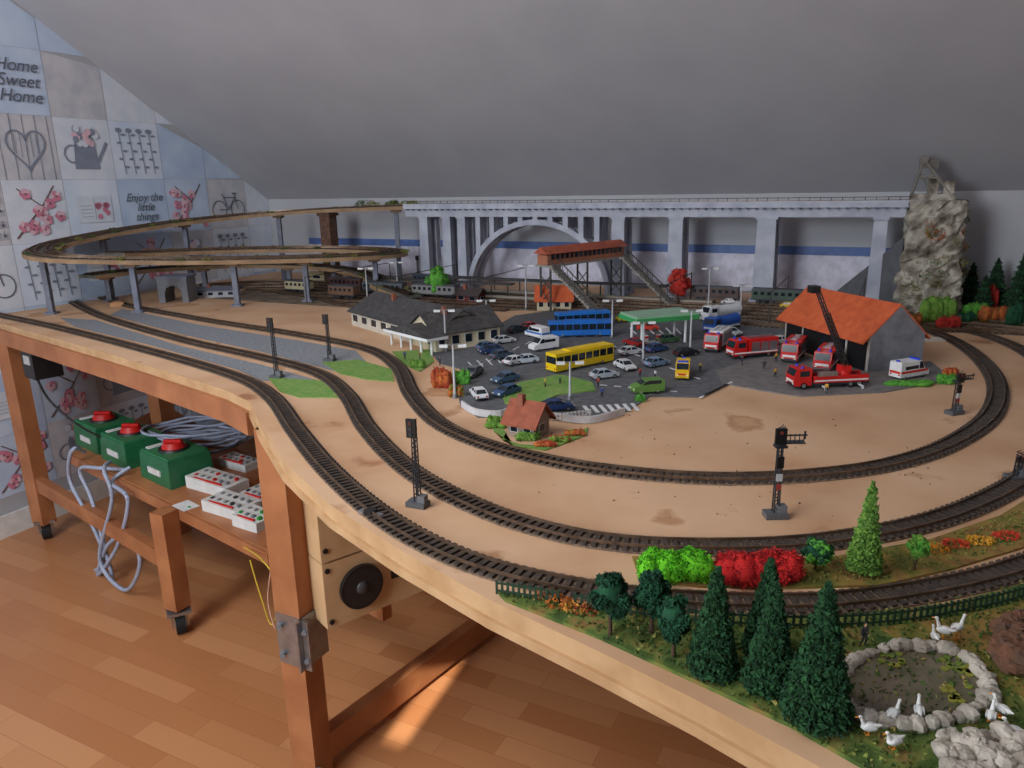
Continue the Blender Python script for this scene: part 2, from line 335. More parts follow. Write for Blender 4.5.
mb=MB(); q=[W(.35,.28),W(3.1,.28),W(2.95,.8),W(1.9,.72),W(1.6,.9),W(.5,.9)]; mb.prism([(a.x,a.y) for a in q],TZ+.0001,TZ+.0007,mat('yard_ground',(140,118,96),.9,c2=(92,82,72),ns=18)); mb.build('yard_ballast')
for i,b in enumerate((.34,.41,.48,.55,.62,.69,.76,.83)):
    a0=.55+.12*i; a1=3.0-.10*i
    pts=[W(a0-.45,.6+.25*(b-.3),0),W(a0-.2,b+.04),W(a0+.1,b),W(1.6,b),W(a1,b),W(a1+.3,b+(.06)),W(min(a1+.75,3.75),.62)]
    if i in (6,7): pts=pts[:4]+[W(1.75+.1*(7-i),b)]
    track(pts,step=.016,bed=True)
def patch(name,pts,m,z=.0012,world=False):
    mb=MB(); q=pts if world else [P(*p) for p in pts]; mb.prism([(a.x,a.y) for a in q],TZ+.0001,TZ+z,m)
    return mb.build(name)
patch('grey_ground_mat',((122,309),(200,325),(300,341),(356,351),(370,366),(334,371),(262,352),(180,334),(110,315)),mat_g,.0008)
patch('grey_ground_mat',((60,318),(95,320),(180,346),(262,365),(316,380),(262,381),(238,370),(150,345),(75,327)),mat_g,.0008)
patch('grass_patch',((268,378),(318,381),(340,388),(344,398),(300,398),(280,392)),grassg,.002)
patch('grass_patch',((322,363),(358,360),(392,370),(394,382),(366,380),(340,374)),grassg,.002)
patch('grass_patch',((392,352),(430,350),(434,362),(420,372),(404,365)),grassg,.002)
patch('scenery_ground_mat',((632,558),(720,563),(830,559),(930,541),(1000,517),(1060,480),(1100,500),(1090,520),(1020,550),(950,571),(880,587),(800,589),(700,588),(640,580)),grassb,.003)
gpoly=((498,594),(560,604),(700,619),(830,621),(950,606),(1040,582),(1160,560),(1240,640),(1300,900),(1000,860),(930,812),(860,768),(790,728),(700,686),(600,640),(505,602))
patch('meadow_ground',gpoly,grass,.004)
patch('meadow_ground',((880,632),(960,620),(1040,602),(1100,600),(1120,700),(1060,720),(1000,690),(960,650),(900,645)),grassb,.0055)
mb=MB(); g1m=mat('turf_dark',(50,78,28),.95,c2=(80,102,40),ns=40); g2m=mat('turf_light',(128,140,64),.95,c2=(146,126,70),ns=40)
def inpoly(x,y,pl):
    c=False; j=len(pl)-1
    for i in range(len(pl)):
        if (pl[i][1]>y)!=(pl[j][1]>y) and x<(pl[j][0]-pl[i][0])*(y-pl[i][1])/(pl[j][1]-pl[i][1])+pl[i][0]: c=not c
        j=i
    return c
gp2=[tuple(P(*p)[:2]) for p in gpoly]
xs=[p[0] for p in gp2];ys=[p[1] for p in gp2]; cnt=0
while cnt<7000:
    x,y=rnd(min(xs),max(xs)),rnd(min(ys),max(ys))
    if not inpoly(x,y,gp2): continue
    cnt+=1; mb.crumbs((x,y,TZ+.006),(.003,.003,.002),random.choice((g1m,g1m,g1m,g2m)),1,.0025)
mb.build('meadow_turf')
mb=MB()
gp3=[tuple(P(*p)[:2]) for p in ((640,560),(720,566),(830,562),(930,545),(1000,522),(1060,490),(1020,545),(950,566),(880,582),(800,585),(700,585),(645,578))]
xs=[p[0] for p in gp3];ys=[p[1] for p in gp3]; cnt=0
while cnt<1800:
    x,y=rnd(min(xs),max(xs)),rnd(min(ys),max(ys))
    if not inpoly(x,y,gp3): continue
    cnt+=1; mb.crumbs((x,y,TZ+.004),(.003,.003,.002),random.choice((g1m,g2m,g2m)),1,.002)
for u,v,c in ((935,553,(230,150,40)),(955,548,(214,70,40)),(980,545,(232,170,50)),(1005,540,(214,60,40)),(560,608,(200,110,40)),(575,612,(214,150,60)),(548,600,(200,120,60)),(585,615,(160,80,40))):
    p=P(u,v); mb.crumbs((p.x,p.y,TZ+.006),(.016,.010,.005),mat('flower_%d'%u,c,.9),160,.0022)
mb.build('flower_turf')
# ---------------------------------------------------------------- helix / raised loops
def riser(mb,p,w=.02,m=concd):
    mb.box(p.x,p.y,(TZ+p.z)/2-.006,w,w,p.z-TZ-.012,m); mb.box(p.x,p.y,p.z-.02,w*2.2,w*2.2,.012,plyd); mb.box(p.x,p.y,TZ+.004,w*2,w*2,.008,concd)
bm_=mat('track_board',(108,108,104),.9,c2=(84,88,78),ns=30)
moss=mat('moss',(92,120,40),.95,c2=(140,136,50),ns=50); autumn=mat('autumn_moss',(190,110,50),.95,c2=(150,60,40),ns=50)
def raised(pts,wid,name,offs,supp):
    path=spline(pts,.03); mb=MB(); mb.ribbon(path,wid,-.012,0,bm_); mb.ribbon(path,.004,-.014,.001,plyd,wid/2); mb.ribbon(path,.004,-.014,.001,plyd,-wid/2)
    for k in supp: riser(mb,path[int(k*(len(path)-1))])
    for i in range(0,len(path),1):
        if rnd(0,1)<.25:
            p=path[i]; a=path[max(i-1,0)];b=path[min(i+1,len(path)-1)]; t=Vector((b.x-a.x,b.y-a.y,0)).normalized(); s_=random.choice((-1,1)); q=p+Vector((-t.y,t.x,0))*s_*wid*.44
            mb.crumbs((q.x,q.y,q.z+.006),(.016,.010,.006),random.choice((g1m,moss,g2m)),60,.003)
    mb.build(name)
    for o in offs:
        q=[]
        for i,p in enumerate(path):
            a=path[max(i-1,0)];b=path[min(i+1,len(path)-1)]; t=Vector((b.x-a.x,b.y-a.y,0)).normalized(); q.append(p+Vector((-t.y,t.x,0))*o)
        track(q[::3]+[q[-1]],step=.016,bed=True)
up=[W(1.10,.24,.358),W(.8,.24,.35),W(.5,.26,.34),W(.24,.42,.325),W(.12,.75,.305),W(.09,1.1,.275),W(.14,1.35,.245),W(.32,1.42,.22),W(.58,1.2,.195),W(.86,.93,.18),W(1.08,.68,.172),W(1.13,.46,.165),W(1.0,.34,.165),W(.75,.38,.172),W(.5,.55,.18),W(.34,.8,.19),W(.28,1.05,.2),W(.3,1.2,.212)]
raised(up,.12,'raised_track_loop',(-.028,.028),(.02,.16,.25,.33,.41,.49,.56,.62,.68,.8))
low=[W(.14,1.2,.12),W(.14,.9,.115),W(.25,.6,.105),W(.5,.42,.095),W(.8,.4,.085),W(1.05,.5,.07),W(1.2,.62,.05),W(1.4,.69,.02)]
raised(low,.10,'raised_track_ramp',(0,.0),(.05,.3,.5,.7))
mb=MB()
for _ in range(16):
    p=W(rnd(.75,1.08),rnd(.19,.2),.36); mb.crumbs((p.x,p.y,p.z+.008),(.022,.012,rnd(.008,.018)),random.choice((g1m,moss,g2m)),90,.0035)
mb.build('loop_shrubbery')
mb=MB(); p=W(.62,.255); brk=mat('brown_brick',(112,82,66),.9,c2=(84,62,52),ns=60,bump=.6); mb.box(0,0,.165,.06,.055,.33,brk); mb.box(0,0,.322,.075,.07,.014,brk); mb.box(0,0,.2,.066,.061,.008,brk); mb.build('brick_pier',loc=(p.x,p.y,TZ),rot=-.47)
# ---------------------------------------------------------------- viaduct
mb=MB(); th=math.atan2(EA.y,EA.x); DZ=.358
def vb(a,b,z,sa,sb,sz,m,tx=1,ty=1): 
    p=W(a,b); mb.box(p.x,p.y,TZ+z,sa,sb,sz,m,rot=th,tx=tx,ty=ty)
A0,A1=1.10,3.16; vb((A0+A1)/2,.24,DZ-.006,A1-A0,.14,.012,concrete); vb((A0+A1)/2,.24,DZ-.028,A1-A0,.11,.034,concrete)
for s_ in (-1,1): vb((A0+A1)/2,.24+s_*.068,DZ+.005,A1-A0,.004,.012,concrete)
a=A0+.02
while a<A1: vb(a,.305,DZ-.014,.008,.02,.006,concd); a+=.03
for a,w in ((1.19,.05),(1.31,.045),(1.385,.045),(2.10,.06),(2.33,.06),(2.66,.075),(3.03,.05)):
    vb(a,.275,(DZ-.045)/2,w,.035,DZ-.045,concrete,.85,.85); vb(a,.205,(DZ-.045)/2,w,.035,DZ-.045,concrete,.85,.85); vb(a,.24,DZ-.048,w*1.05,.115,.010,concrete); vb(a,.24,.008,w*1.2,.13,.016,concrete)
ac,sp,rise=1.74,.31,.28
for s_ in (.205,.275):
    prev=None
    for i in range(25):
        t=math.pi*i/24; cur=(ac-sp*math.cos(t),rise*math.sin(t),ac-(sp+.022)*math.cos(t),(rise+.022)*math.sin(t))
        if prev:
            vs=[]
            for (xx,zz) in ((prev[0],prev[1]),(prev[2],prev[3]),(cur[2],cur[3]),(cur[0],cur[1])):
                for bb in (s_-.016,s_+.016): vs.append(W(xx,bb,zz))
            mb.add(vs,[(0,2,4,6),(1,3,5,7)[::-1],(0,1,3,2),(2,3,5,4),(4,5,7,6),(6,7,1,0)],concrete)
        prev=cur
    for k in range(-4,5):
        x=ac+k*.068; zz=rise*math.sqrt(max(0,1-((x-ac)/(sp+.01))**2)); h=DZ-.045-zz
        if h>.012: vb(x,s_,zz+h/2,.022,.03,h,concrete)
a=A0+.02
while a<A1:
    p=W(a,.306); mb.cyl((p.x,p.y,TZ+DZ),(p.x,p.y,TZ+DZ+.022),.0012,.0012,dark,4); a+=.035
p0=W(A0,.306,DZ+.022);p1=W(A1,.306,DZ+.022); mb.cyl(p0,p1,.0011,.0011,dark,4)
mb.build('railway_viaduct')
for b in (.208,.272): track([W(1.10,b,DZ+.0005),W(2,b,DZ+.0005),W(3.28,b,DZ+.0005)],step=.016)
# ---------------------------------------------------------------- rock tower with ruin
rock=mat('rock',(150,140,124),.95,ns=22,detail=9,bump=1.0); stops(rock,[(.32,(70,64,56)),(.45,(134,126,114)),(.58,(182,176,164)),(.7,(104,98,74))])
mb=MB(); cc=W(3.19,.26); nseg,nr=34,22; vs=[];fs=[]
for j in range(nr+1):
    z=TZ+.368*j/nr; k=1.2-.22*j/nr
    for i in range(nseg):
        a=6.283*i/nseg; sq=1/max(abs(math.cos(a)),abs(math.sin(a)))**.75; r=.084*k*sq*(1+rnd(-.11,.11)); vs.append((cc.x+r*math.cos(a+th),cc.y+r*math.sin(a+th),z+rnd(-.006,.006)*(0<j<nr)))
for j in range(nr):
    for i in range(nseg): fs.append((j*nseg+i,j*nseg+(i+1)%nseg,(j+1)*nseg+(i+1)%nseg,(j+1)*nseg+i))
fs.append(tuple(nr*nseg+i for i in range(nseg))); mb.add(vs,fs,rock)
for _ in range(34):
    a=rnd(3.2,6.0); z=TZ+rnd(.02,.33); r=.104-.02*(z-TZ)/.385
    mb.crumbs((cc.x+r*math.cos(a),cc.y+r*math.sin(a),z),(.018,.018,.014),random.choice((moss,g2m,autumn,g1m)),60,.0035)
mb.build('rock_tower')
zt=TZ+.368; gm=K(122,118,112,.8); mbx=MB()
for s_ in (-1,1):
    mbx.cyl((-.06,s_*.02,.02),(-.035,s_*.02,.13),.006,.005,gm,6); mbx.cyl((-.035,s_*.02,.13),(.05,s_*.02,.02),.006,.006,gm,6); mbx.cyl((-.05,s_*.02,.07),(.015,s_*.02,.07),.004,.004,gm,6); mbx.cyl((-.045,s_*.02,.09),(-.0,s_*.02,.02),.003,.003,gm,6)
mbx.cyl((-.035,-.03,.13),(-.035,.03,.13),.014,.014,gm,12); mbx.box(-.02,0,.115,.05,.03,.03,gm,rot=.4); mbx.box(.0,0,.05,.03,.03,.06,rock); mbx.box(.045,0,.035,.03,.05,.05,rock); mbx.box(0,0,.01,.13,.08,.02,rock); mbx.build('mine_winding_tower',loc=(cc.x-.02,cc.y,zt),rot=th)
mb=MB(); q0=P(836,304);q1=P(895,312); hz=HT(895,312,238)
n_=(q1-q0).normalized(); nn=Vector((-n_.y,n_.x,0))*.02
vs=[q0,q1,q1+Vector((0,0,hz)),q0+Vector((0,0,.05))]; mb.add(vs+[v+nn for v in vs],[(0,1,2,3),(7,6,5,4),(0,1,5,4),(1,2,6,5),(2,3,7,6),(3,0,4,7)],mat('slate_grey',(92,94,100),.8)); mb.build('scenery_support_panel')
# ---------------------------------------------------------------- trees
def decid(u,v,vt,cols,wf=.36,trunk=.3,n=1100,name='model_tree',sz=.0035):
    p=P(u,v); h=HT(u,v,vt); mb=MB(); tr=K(84,62,46,.9); mb.cyl((0,0,0),(0,0,h*.7),h*.035,h*.015,tr,7)
    for k in range(6): a=k*1.05; mb.cyl((0,0,h*(.25+.05*k)),(math.cos(a)*h*wf*.6,math.sin(a)*h*wf*.6,h*(.5+.05*k)),h*.015,h*.006,tr,5)
    cz=h*(trunk+(1-trunk)/2); ez=h*(1-trunk)/2
    mb.sph((0,0,cz),(h*wf*.6,h*wf*.6,ez*.7),cols[0],14,10,.15)
    for _ in range(20):
        d=Vector((random.gauss(0,1),random.gauss(0,1),random.gauss(0,1))).normalized(); c=(d.x*h*wf*.68,d.y*h*wf*.68,cz+d.z*ez*.72); r=h*wf*rnd(.22,.36)
        mb.crumbs(c,(r,r,r),random.choice(cols),n//14,sz)
        mb.sph(c,r*.8,random.choice(cols),8,6,.2)
    return mb.build(name,loc=p)
def fir(u,v,vt,cols,wf=.24,name='model_fir_tree',n=1500,sz=.0035,loc=None,h=None):
    p=loc if loc is not None else P(u,v); h=h or HT(u,v,vt); mb=MB(); mb.cyl((0,0,0),(0,0,h*.3),h*.03,h*.025,K(84,62,46,.9),7)
    T_=10
    for j in range(T_):
        z0=h*(.08+.9*j/T_); r=h*wf*min(1,(1-j/T_*.9)*1.15)*.95; z1=z0+h*.2
        vs=[];ns=18
        for i in range(ns): a=6.283*i/ns; rr=r*(1 if i%2 else .72)*rnd(.88,1.08); vs.append((rr*math.cos(a),rr*math.sin(a),z0+rnd(-.01,.01)*h))
        vs.append((0,0,min(z1,h))); vs.append((0,0,z0+h*.02)); mb.add(vs,[(i,(i+1)%ns,ns) for i in range(ns)]+[(i,(i+1)%ns,ns+1) for i in range(ns)],cols[j%len(cols)])
        for c in cols: mb.crumbs((0,0,z0+h*.02),(r,r,h*.04),c,n//(T_*len(cols))//2,sz)
    for c in cols: mb.crumbs((0,0,h*.07),(h*wf,0,h*.93),c,n//len(cols),sz,'cone')
    return mb.build(name,loc=p)
fg=[mat('fir_a',(22,62,34),.95,c2=(36,84,44),ns=80),mat('fir_b',(34,82,42),.95,c2=(16,50,30),ns=80)]
fl=[mat('fl_a',(86,130,48),.95,c2=(120,160,64),ns=80),mat('fl_b',(120,164,70),.95,c2=(80,120,50),ns=80)]
dg=[mat('dg_a',(16,62,42),.95,c2=(28,84,52),ns=80),mat('dg_b',(24,84,52),.95,c2=(12,50,36),ns=80)]
lg=[mat('lg_a',(70,140,50),.95,c2=(100,170,60),ns=80),mat('lg_b',(96,166,66),.95,c2=(60,120,50),ns=80)]
rd=[mat('rd_a',(190,50,40),.95,c2=(150,34,30),ns=80),mat('rd_b',(208,80,64),.95,c2=(170,40,36),ns=80)]
decid(610,638,572,dg,.29,.3,sz=.0026,n=1800); decid(651,636,570,dg,.26,.28,sz=.0026,n=1800); decid(673,660,595,dg,.26,.28,sz=.0026,n=1800)
fir(712,674,568,fg,.20,n=3000,sz=.003); fir(768,690,584,fg,.21,n=3000,sz=.003); fir(815,722,584,fg,.21,n=3400,sz=.003); fir(764,655,560,fg,.20,n=3000,sz=.003)
fir(863,573,482,fl,.17,sz=.0024,n=2200); decid(815,572,537,[dg[1],lg[0]],.42,.25,n=900,sz=.002); decid(914,572,536,[lg[0],fl[0]],.3,.4,n=700,sz=.002)
decid(438,300,263,lg,.36,.1,n=900); decid(678,304,267,rd,.36,.12,n=900)
fdk=mat('fir_dk',(20,44,28),.95)
for a,b,h in ((3.40,.13,.17),(3.47,.18,.20),(3.36,.24,.12),(3.52,.12,.22),(3.58,.2,.17),(3.66,.14,.2),(3.44,.3,.13),(3.75,.2,.2),(3.55,.32,.12),(3.33,.12,.15),(3.68,.36,.14)): fir(0,0,0,[fg[0],fdk],.28,n=500,sz=.005,loc=W(a,b),h=h)
def bush(name,u,v,w,h,cols,n,sz=.003,dep=None,k_=9,loc=None):
    p=loc if loc is not None else P(u,v); k=.0034 if loc is not None else PX(u,v); rx=w*k/2; rz=h*k; mb=MB(); dep=dep or rx*.45
    for i in range(k_):
        x=(-.68+1.36*i/(k_-1))*rx; y=rnd(-.35,.35)*dep; r=rx*rnd(.26,.36); zz=rz*rnd(.46,.58)
        mb.sph((x,y,zz*.9),(r,min(r,dep),zz*.85),cols[0],10,7,.12)
        for c in cols: mb.crumbs((x,y,zz*.9),(r*1.05,min(r*1.05,dep),zz),c,n//(k_*len(cols)),sz)
    return mb.build(name,loc=p)
bush('green_bush',674,580,80,30,[mat('bush_g1',(96,190,24),.9,c2=(120,214,40)),mat('bush_g2',(60,150,16),.9)],9000,.0018,k_=16)
bush('red_bush',758,581,88,31,[mat('bush_r1',(190,24,28),.9,c2=(214,40,38)),mat('bush_r2',(130,12,20),.9)],9600,.0018,k_=16)
for u,v,w,h,c in ((935,322,38,26,fl),(948,330,24,14,rd),(442,388,22,20,[autumn,rd[1]]),(462,385,18,16,lg),(418,368,16,8,fl),(456,397,16,12,[autumn,fl[0]]),(640,402,8,7,lg),(498,424,20,8,fl),(528,440,24,8,fl),(990,322,26,16,[autumn,fl[0]]),(965,324,22,12,dg),(1018,326,30,22,dg),(912,326,20,12,[autumn,g1m])):
    bush('shrub',u,v,w,h,c,500,.0035)
for a,b,w,h,c in ((3.33,.38,24,16,lg),(3.42,.4,22,14,[autumn,rd[0]]),(3.5,.42,26,16,dg),(3.6,.28,24,34,[autumn,rd[0]]),(3.38,.2,18,24,rd),(3.62,.45,26,16,[autumn,fl[0]]),(3.08,.4,16,10,fl)):
    bush('shrub',0,0,w,h,c,500,.0035,loc=W(a,b))
# ---------------------------------------------------------------- fences
def fence(name,pts,h,m,step=.012,z=.004,rails=(.25,.8),w=.002):
    path=spline([P(*p) for p in pts],step); mb=MB()
    for i,p in enumerate(path):
        a=path[max(i-1,0)];b=path[min(i+1,len(path)-1)]; mb.box(p.x,p.y,TZ+z+h/2,w*1.6,w,h,m,rot=math.atan2(b.y-a.y,b.x-a.x))
    for r in rails: mb.ribbon(path,w*.8,z+h*r-.001,z+h*r+.0012,m)
    return mb.build(name)
gf=K(34,64,44,.6)
fence('garden_fence',((497,597),(530,602),(560,607)),.017,gf,.0065,w=.0016)
fence('garden_fence',((575,610),(620,617),(700,627),(800,632),(900,627),(980,613),(1030,600),(1090,580)),.017,gf,.0075,w=.0016)
fence('white_fence',((590,418),(560,422),(545,420)),.014,white,.008)
# ---------------------------------------------------------------- pond, stones, birds
pond=mat('pond_water',(118,106,88),.25,c2=(92,88,66),ns=40)
cP=[P(912+72*math.cos(t)*(1+.06*math.sin(3*t)),692+36*math.sin(t)) for t in [6.283*i/32 for i in range(32)]]
mb=MB(); mb.prism([(p.x,p.y) for p in cP],TZ+.003,TZ+.0062,pond)
for u,v in ((960,700),(975,680),(890,665),(950,668)):
    p=P(u,v); 
    for k in range(9):
        x,y=p.x+rnd(-.014,.014),p.y+rnd(-.01,.01); mb.cyl((x,y,TZ+.0062),(x,y,TZ+.0072),.0035,.0035,moss,8)
st=mat('pond_stone',(196,188,176),.85,c2=(150,142,130),ns=60,bump=.6)
for i in range(38):
    t=6.283*i/38+rnd(-.03,.03); k=rnd(.97,1.04); p=P(912+75*k*math.cos(t)*(1+.06*math.sin(3*t)),692+39*k*math.sin(t)); r=rnd(.0058,.0095)
    mb.sph((p.x,p.y,TZ+.008),(r*rnd(.8,1.2),r*rnd(.7,1.1),r*.8),st,8,6,.16,smooth=False)
mb.build('garden_pond')
mb=MB()
for _ in range(70):
    p=P(rnd(935,1030),rnd(748,800)); r=rnd(.005,.010); mb.sph((p.x,p.y,TZ+.010+rnd(0,.008)),(r,r*rnd(.7,1.2),r*.7),st,8,6,.18,smooth=False)
mb.build('rock_pile')
mb=MB(); br_=mat('brown_rock',(110,72,52),.95,c2=(84,64,50),ns=60,bump=1)
for _ in range(110):
    p=P(rnd(998,1080),rnd(632,680)); r=rnd(.005,.012); mb.sph((p.x,p.y,TZ+.008+rnd(0,.016)),(r,r,r*.7),br_,9,7,.2,smooth=False)
mb.build('earth_mound')
def bird(u,v,ang,s=1.0,up=1.0,name='goose',lh=.004):
    p=P(u,v,.006); mb=MB(); w_=K(236,236,232,.7); o_=K(226,140,50)
    for y in (-.0016,.0016): mb.cyl((0,y,0),(0,y,lh+.001),.0005,.0005,o_,5); mb.box(.001,y,.0003,.0035,.002,.0006,o_)
    mb.sph((0,0,lh+.004),(.0075,.0042,.0042),w_,12,8); mb.cyl((-.005,0,lh+.005),(-.0115,0,lh+.0065),.003,.0006,w_,8)
    mb.cyl((.0045,0,lh+.006),(.0075,0,lh+.006+.007*up),.0022,.0012,w_,8); mb.sph((.0082,0,lh+.0068+.007*up),(.0022,.0017,.0017),w_,8,6); mb.cyl((.0098,0,lh+.0066+.007*up),(.013,0,lh+.006+.007*up),.0009,.0004,o_,6)
    for y in (-1,1): mb.sph((.0088,y*.0013,lh+.0072+.007*up),.0004,black,5,4)
    for y in (-.0036,.0036): mb.sph((-.001,y,lh+.0048),(.0062,.001,.0028),K(210,210,210,.7),8,6)
    mb.build(name,loc=p,rot=ang,scale=s)
for u,v,a in ((893,720,.6),(918,717,1.2),(868,734,3.0),(893,748,3.4),(1000,716,2.0),(990,722,.9),(1012,738,2.6)): bird(u,v,a,.9)
bird(942,643,2.6,.9,1.4,'stork',.012); bird(956,640,.4,.9,1.4,'stork',.012); bird(934,642,1.4,.8)
# ---------------------------------------------------------------- small people
def person(u,v,ang=0,shirt=(40,60,120),pants=(40,40,50),s=1.0,z=.0015,walk=.12):
    p=P(u,v,z)
    root=bpy.data.objects.new('model_person',None); scn.collection.objects.link(root); root.location=p; root.rotation_euler=(0,0,ang); root.empty_display_size=.01
    def sk(nm,vs,es,rs,m,sub=1):
        me=bpy.data.meshes.new(nm); me.from_pydata([Vector(v)*S*s for v in vs],es,[]); o=bpy.data.objects.new(nm,me); scn.collection.objects.link(o); me.materials.append(m)
        sm=o.modifiers.new('skin','SKIN'); 
        for i,r in enumerate(rs): me.skin_vertices[0].data[i].radius=(r*S*s,r*S*s)
        me.skin_vertices[0].data[0].use_root=True; ss=o.modifiers.new('sub','SUBSURF'); ss.levels=sub; ss.render_levels=sub; o.parent=root
    sk('legs',[(0,0,.92),(0,.1,.86),(walk,.11,.48),(0.02,.11,.08),(.14,.12,.05),(0,-.1,.86),(walk*.2,-.11,.48),(-walk*1.6,-.11,.08),(-walk*1.6+.13,-.12,.05)],[(0,1),(1,2),(2,3),(3,4),(0,5),(5,6),(6,7),(7,8)],[.13,.1,.075,.05,.04,.1,.075,.05,.04],K(*pants))
    sk('torso',[(0,0,.95),(0,0,1.2),(0,0,1.42),(0,.2,1.42),(.03,.26,1.13),(.12,.25,.9),(0,-.2,1.42),(-.03,-.26,1.13),(.05,-.27,.88)],[(0,1),(1,2),(2,3),(3,4),(4,5),(2,6),(6,7),(7,8)],[.14,.14,.14,.075,.055,.04,.075,.055,.04],K(*shirt))
    mb=MB(); sk_=K(222,172,140); mb.cyl((0,0,1.42),(0,0,1.55),.055,.05,sk_,8); mb.sph((.01,0,1.63),(.1,.08,.125),sk_,10,8); mb.sph((-.02,0,1.67),(.1,.09,.1),K(70,48,34),10,6); mb.cyl((.1,0,1.62),(.125,0,1.6),.02,.01,sk_,6)
    for y in (-.03,.03): mb.sph((.098,y,1.645),.012,black,6,4)
    o=mb.build('head',loc=(0,0,0),scale=S*s); o.parent=root
    mb=MB(); 
    for y,x,z_ in ((.25,.13,.84),(-.27,.06,.82)): mb.sph((x,y,z_),(.04,.03,.06),sk_,8,6)
    o=mb.build('hands',loc=(0,0,0),scale=S*s); o.parent=root
person(863,646,-1.2,(60,60,70),(50,50,60),1.0,.004)
for u,v,a,c in ((742,366,0,(30,30,60)),(776,362,2,(210,160,40)),(598,388,1,(160,40,40)),(602,398,2,(60,90,160)),(655,380,.5,(200,200,210)),(420,360,.3,(180,60,60)),(405,360,2,(60,60,120)),(775,378,2,(200,150,40)),(560,385,1,(80,120,60)),(764,370,1.5,(40,40,60)),(440,366,1,(60,60,70)),(640,378,2,(180,60,60)),(545,388,0,(220,200,60)),(826,394,1,(210,160,40)),(700,372,1,(180,160,60))):
    person(u,v,a,c)
# ---------------------------------------------------------------- roads
patch('town_road',((430,352),(470,340),(515,316),(560,310),(640,308),(700,314),(780,325),(800,345),(735,372),(722,388),(700,398),(650,397),(628,412),(590,420),(548,416),(520,408),(500,418),(478,418),(460,405),(456,385),(470,372),(440,364)),asph,.0022)
patch('fire_station_apron',((715,372),(745,362),(790,352),(870,372),(930,362),(948,376),(934,384),(884,393),(800,397),(765,392),(722,384)),mat('apron',(126,122,120),.85,c2=(108,106,106),ns=50),.003)
patch('traffic_island',((500,392),(520,384),(560,376),(592,384),(596,392),(560,396),(530,408),(505,405)),grassg,.005)
mb=MB()
def stripe(u0,v0,u1,v1,wd=.004):
    mb.ribbon([P(u0,v0,.0025),P(u1,v1,.0025)],wd,0,.0008,white)
for i in range(7): stripe(584+i*8,406-i*.4,590+i*8,413-i*.4,.008)
for i in range(6): stripe(700+i*4,398-i*2,712+i*4,392-i*2,.006)
for i in range(8): stripe(465+i*12,372-i*5.5,471+i*12,369-i*5.5)
for i in range(8): stripe(610+i*12,345+i*4.6,616+i*12,347+i*4.6)
for i in range(6): stripe(600+i*14,385+i*1.2,607+i*14,385.6+i*1.2)
for i in range(7): stripe(536+i*11,338-i*.6,543+i*11,338.6-i*.6)
for i in range(6): stripe(630+i*9,328,636+i*9,334,.005)
for i in range(6): stripe(468+i*9,362-i*1.6,474+i*9,368-i*1.6,.003)
mb.build('road_markings')
mb=MB()
path=spline([P(*p) for p in ((462,408),(476,416),(500,418),(520,412),(552,420),(590,424),(625,415))],.01); mb.ribbon(path,.004,.002,.016,mat('guard_wall',(206,206,210),.6)); mb.build('road_barrier')
# ---------------------------------------------------------------- vehicles
def place(mb,name,u1,v1,u2,v2,z=.0022,sc=S):
    a=P(u1,v1,z);b=P(u2,v2,z); d=b-a; return mb.build(name,loc=(a+b)/2,rot=math.atan2(d.y,d.x),scale=sc)
def wheels(mb,xs,w,r=.34,t=.25):
    for x in xs:
        for y in (-1,1):
            mb.cyl((x,y*(w/2-t),r),(x,y*(w/2+.02),r),r,r,tyre,12); mb.cyl((x,y*(w/2+.02),r),(x,y*(w/2+.04),r),r*.55,r*.5,silver,10)
def lights(mb,xf,xr,w,z):
    for y in (-1,1): mb.box(xf,y*(w/2-.28),z,.06,.35,.18,K(250,246,220)); mb.box(xr,y*(w/2-.25),z,.06,.3,.2,K(180,20,20))
def car(u1,v1,u2,v2,col,z=.0022):
    m=K(*col); mb=MB()
    mb.prof([(-2.1,.3),(-2.2,.6),(-2.1,.92),(-1.2,1.0),(.9,1.0),(1.9,.84),(2.2,.62),(2.15,.3)],-.86,.86,m)
    vs=[(-1.75,-.8,.97),(1.15,-.8,.97),(1.15,.8,.97),(-1.75,.8,.97),(-1.15,-.64,1.42),(.35,-.64,1.42),(.35,.64,1.42),(-1.15,.64,1.42)]
    mb.add(vs,[(0,1,5,4),(1,2,6,5),(2,3,7,6),(3,0,4,7),(4,5,6,7)],glass); mb.box(-.4,0,1.44,1.55,1.3,.06,m)
    for x0,x1 in ((-.4,-.4),(-1.75,-1.15),(1.15,.35)):
        for y in (-1,1): mb.cyl((x0,y*.81,.97),(x1,y*.65,1.42),.05,.05,m,5)
    wheels(mb,(-1.35,1.35),1.7,.33); lights(mb,2.17,-2.17,1.72,.68); mb.box(2.2,0,.4,.06,1.6,.14,dark); mb.box(-2.2,0,.4,.06,1.6,.14,dark)
    return place(mb,'model_car',u1,v1,u2,v2,z,S*1.06)
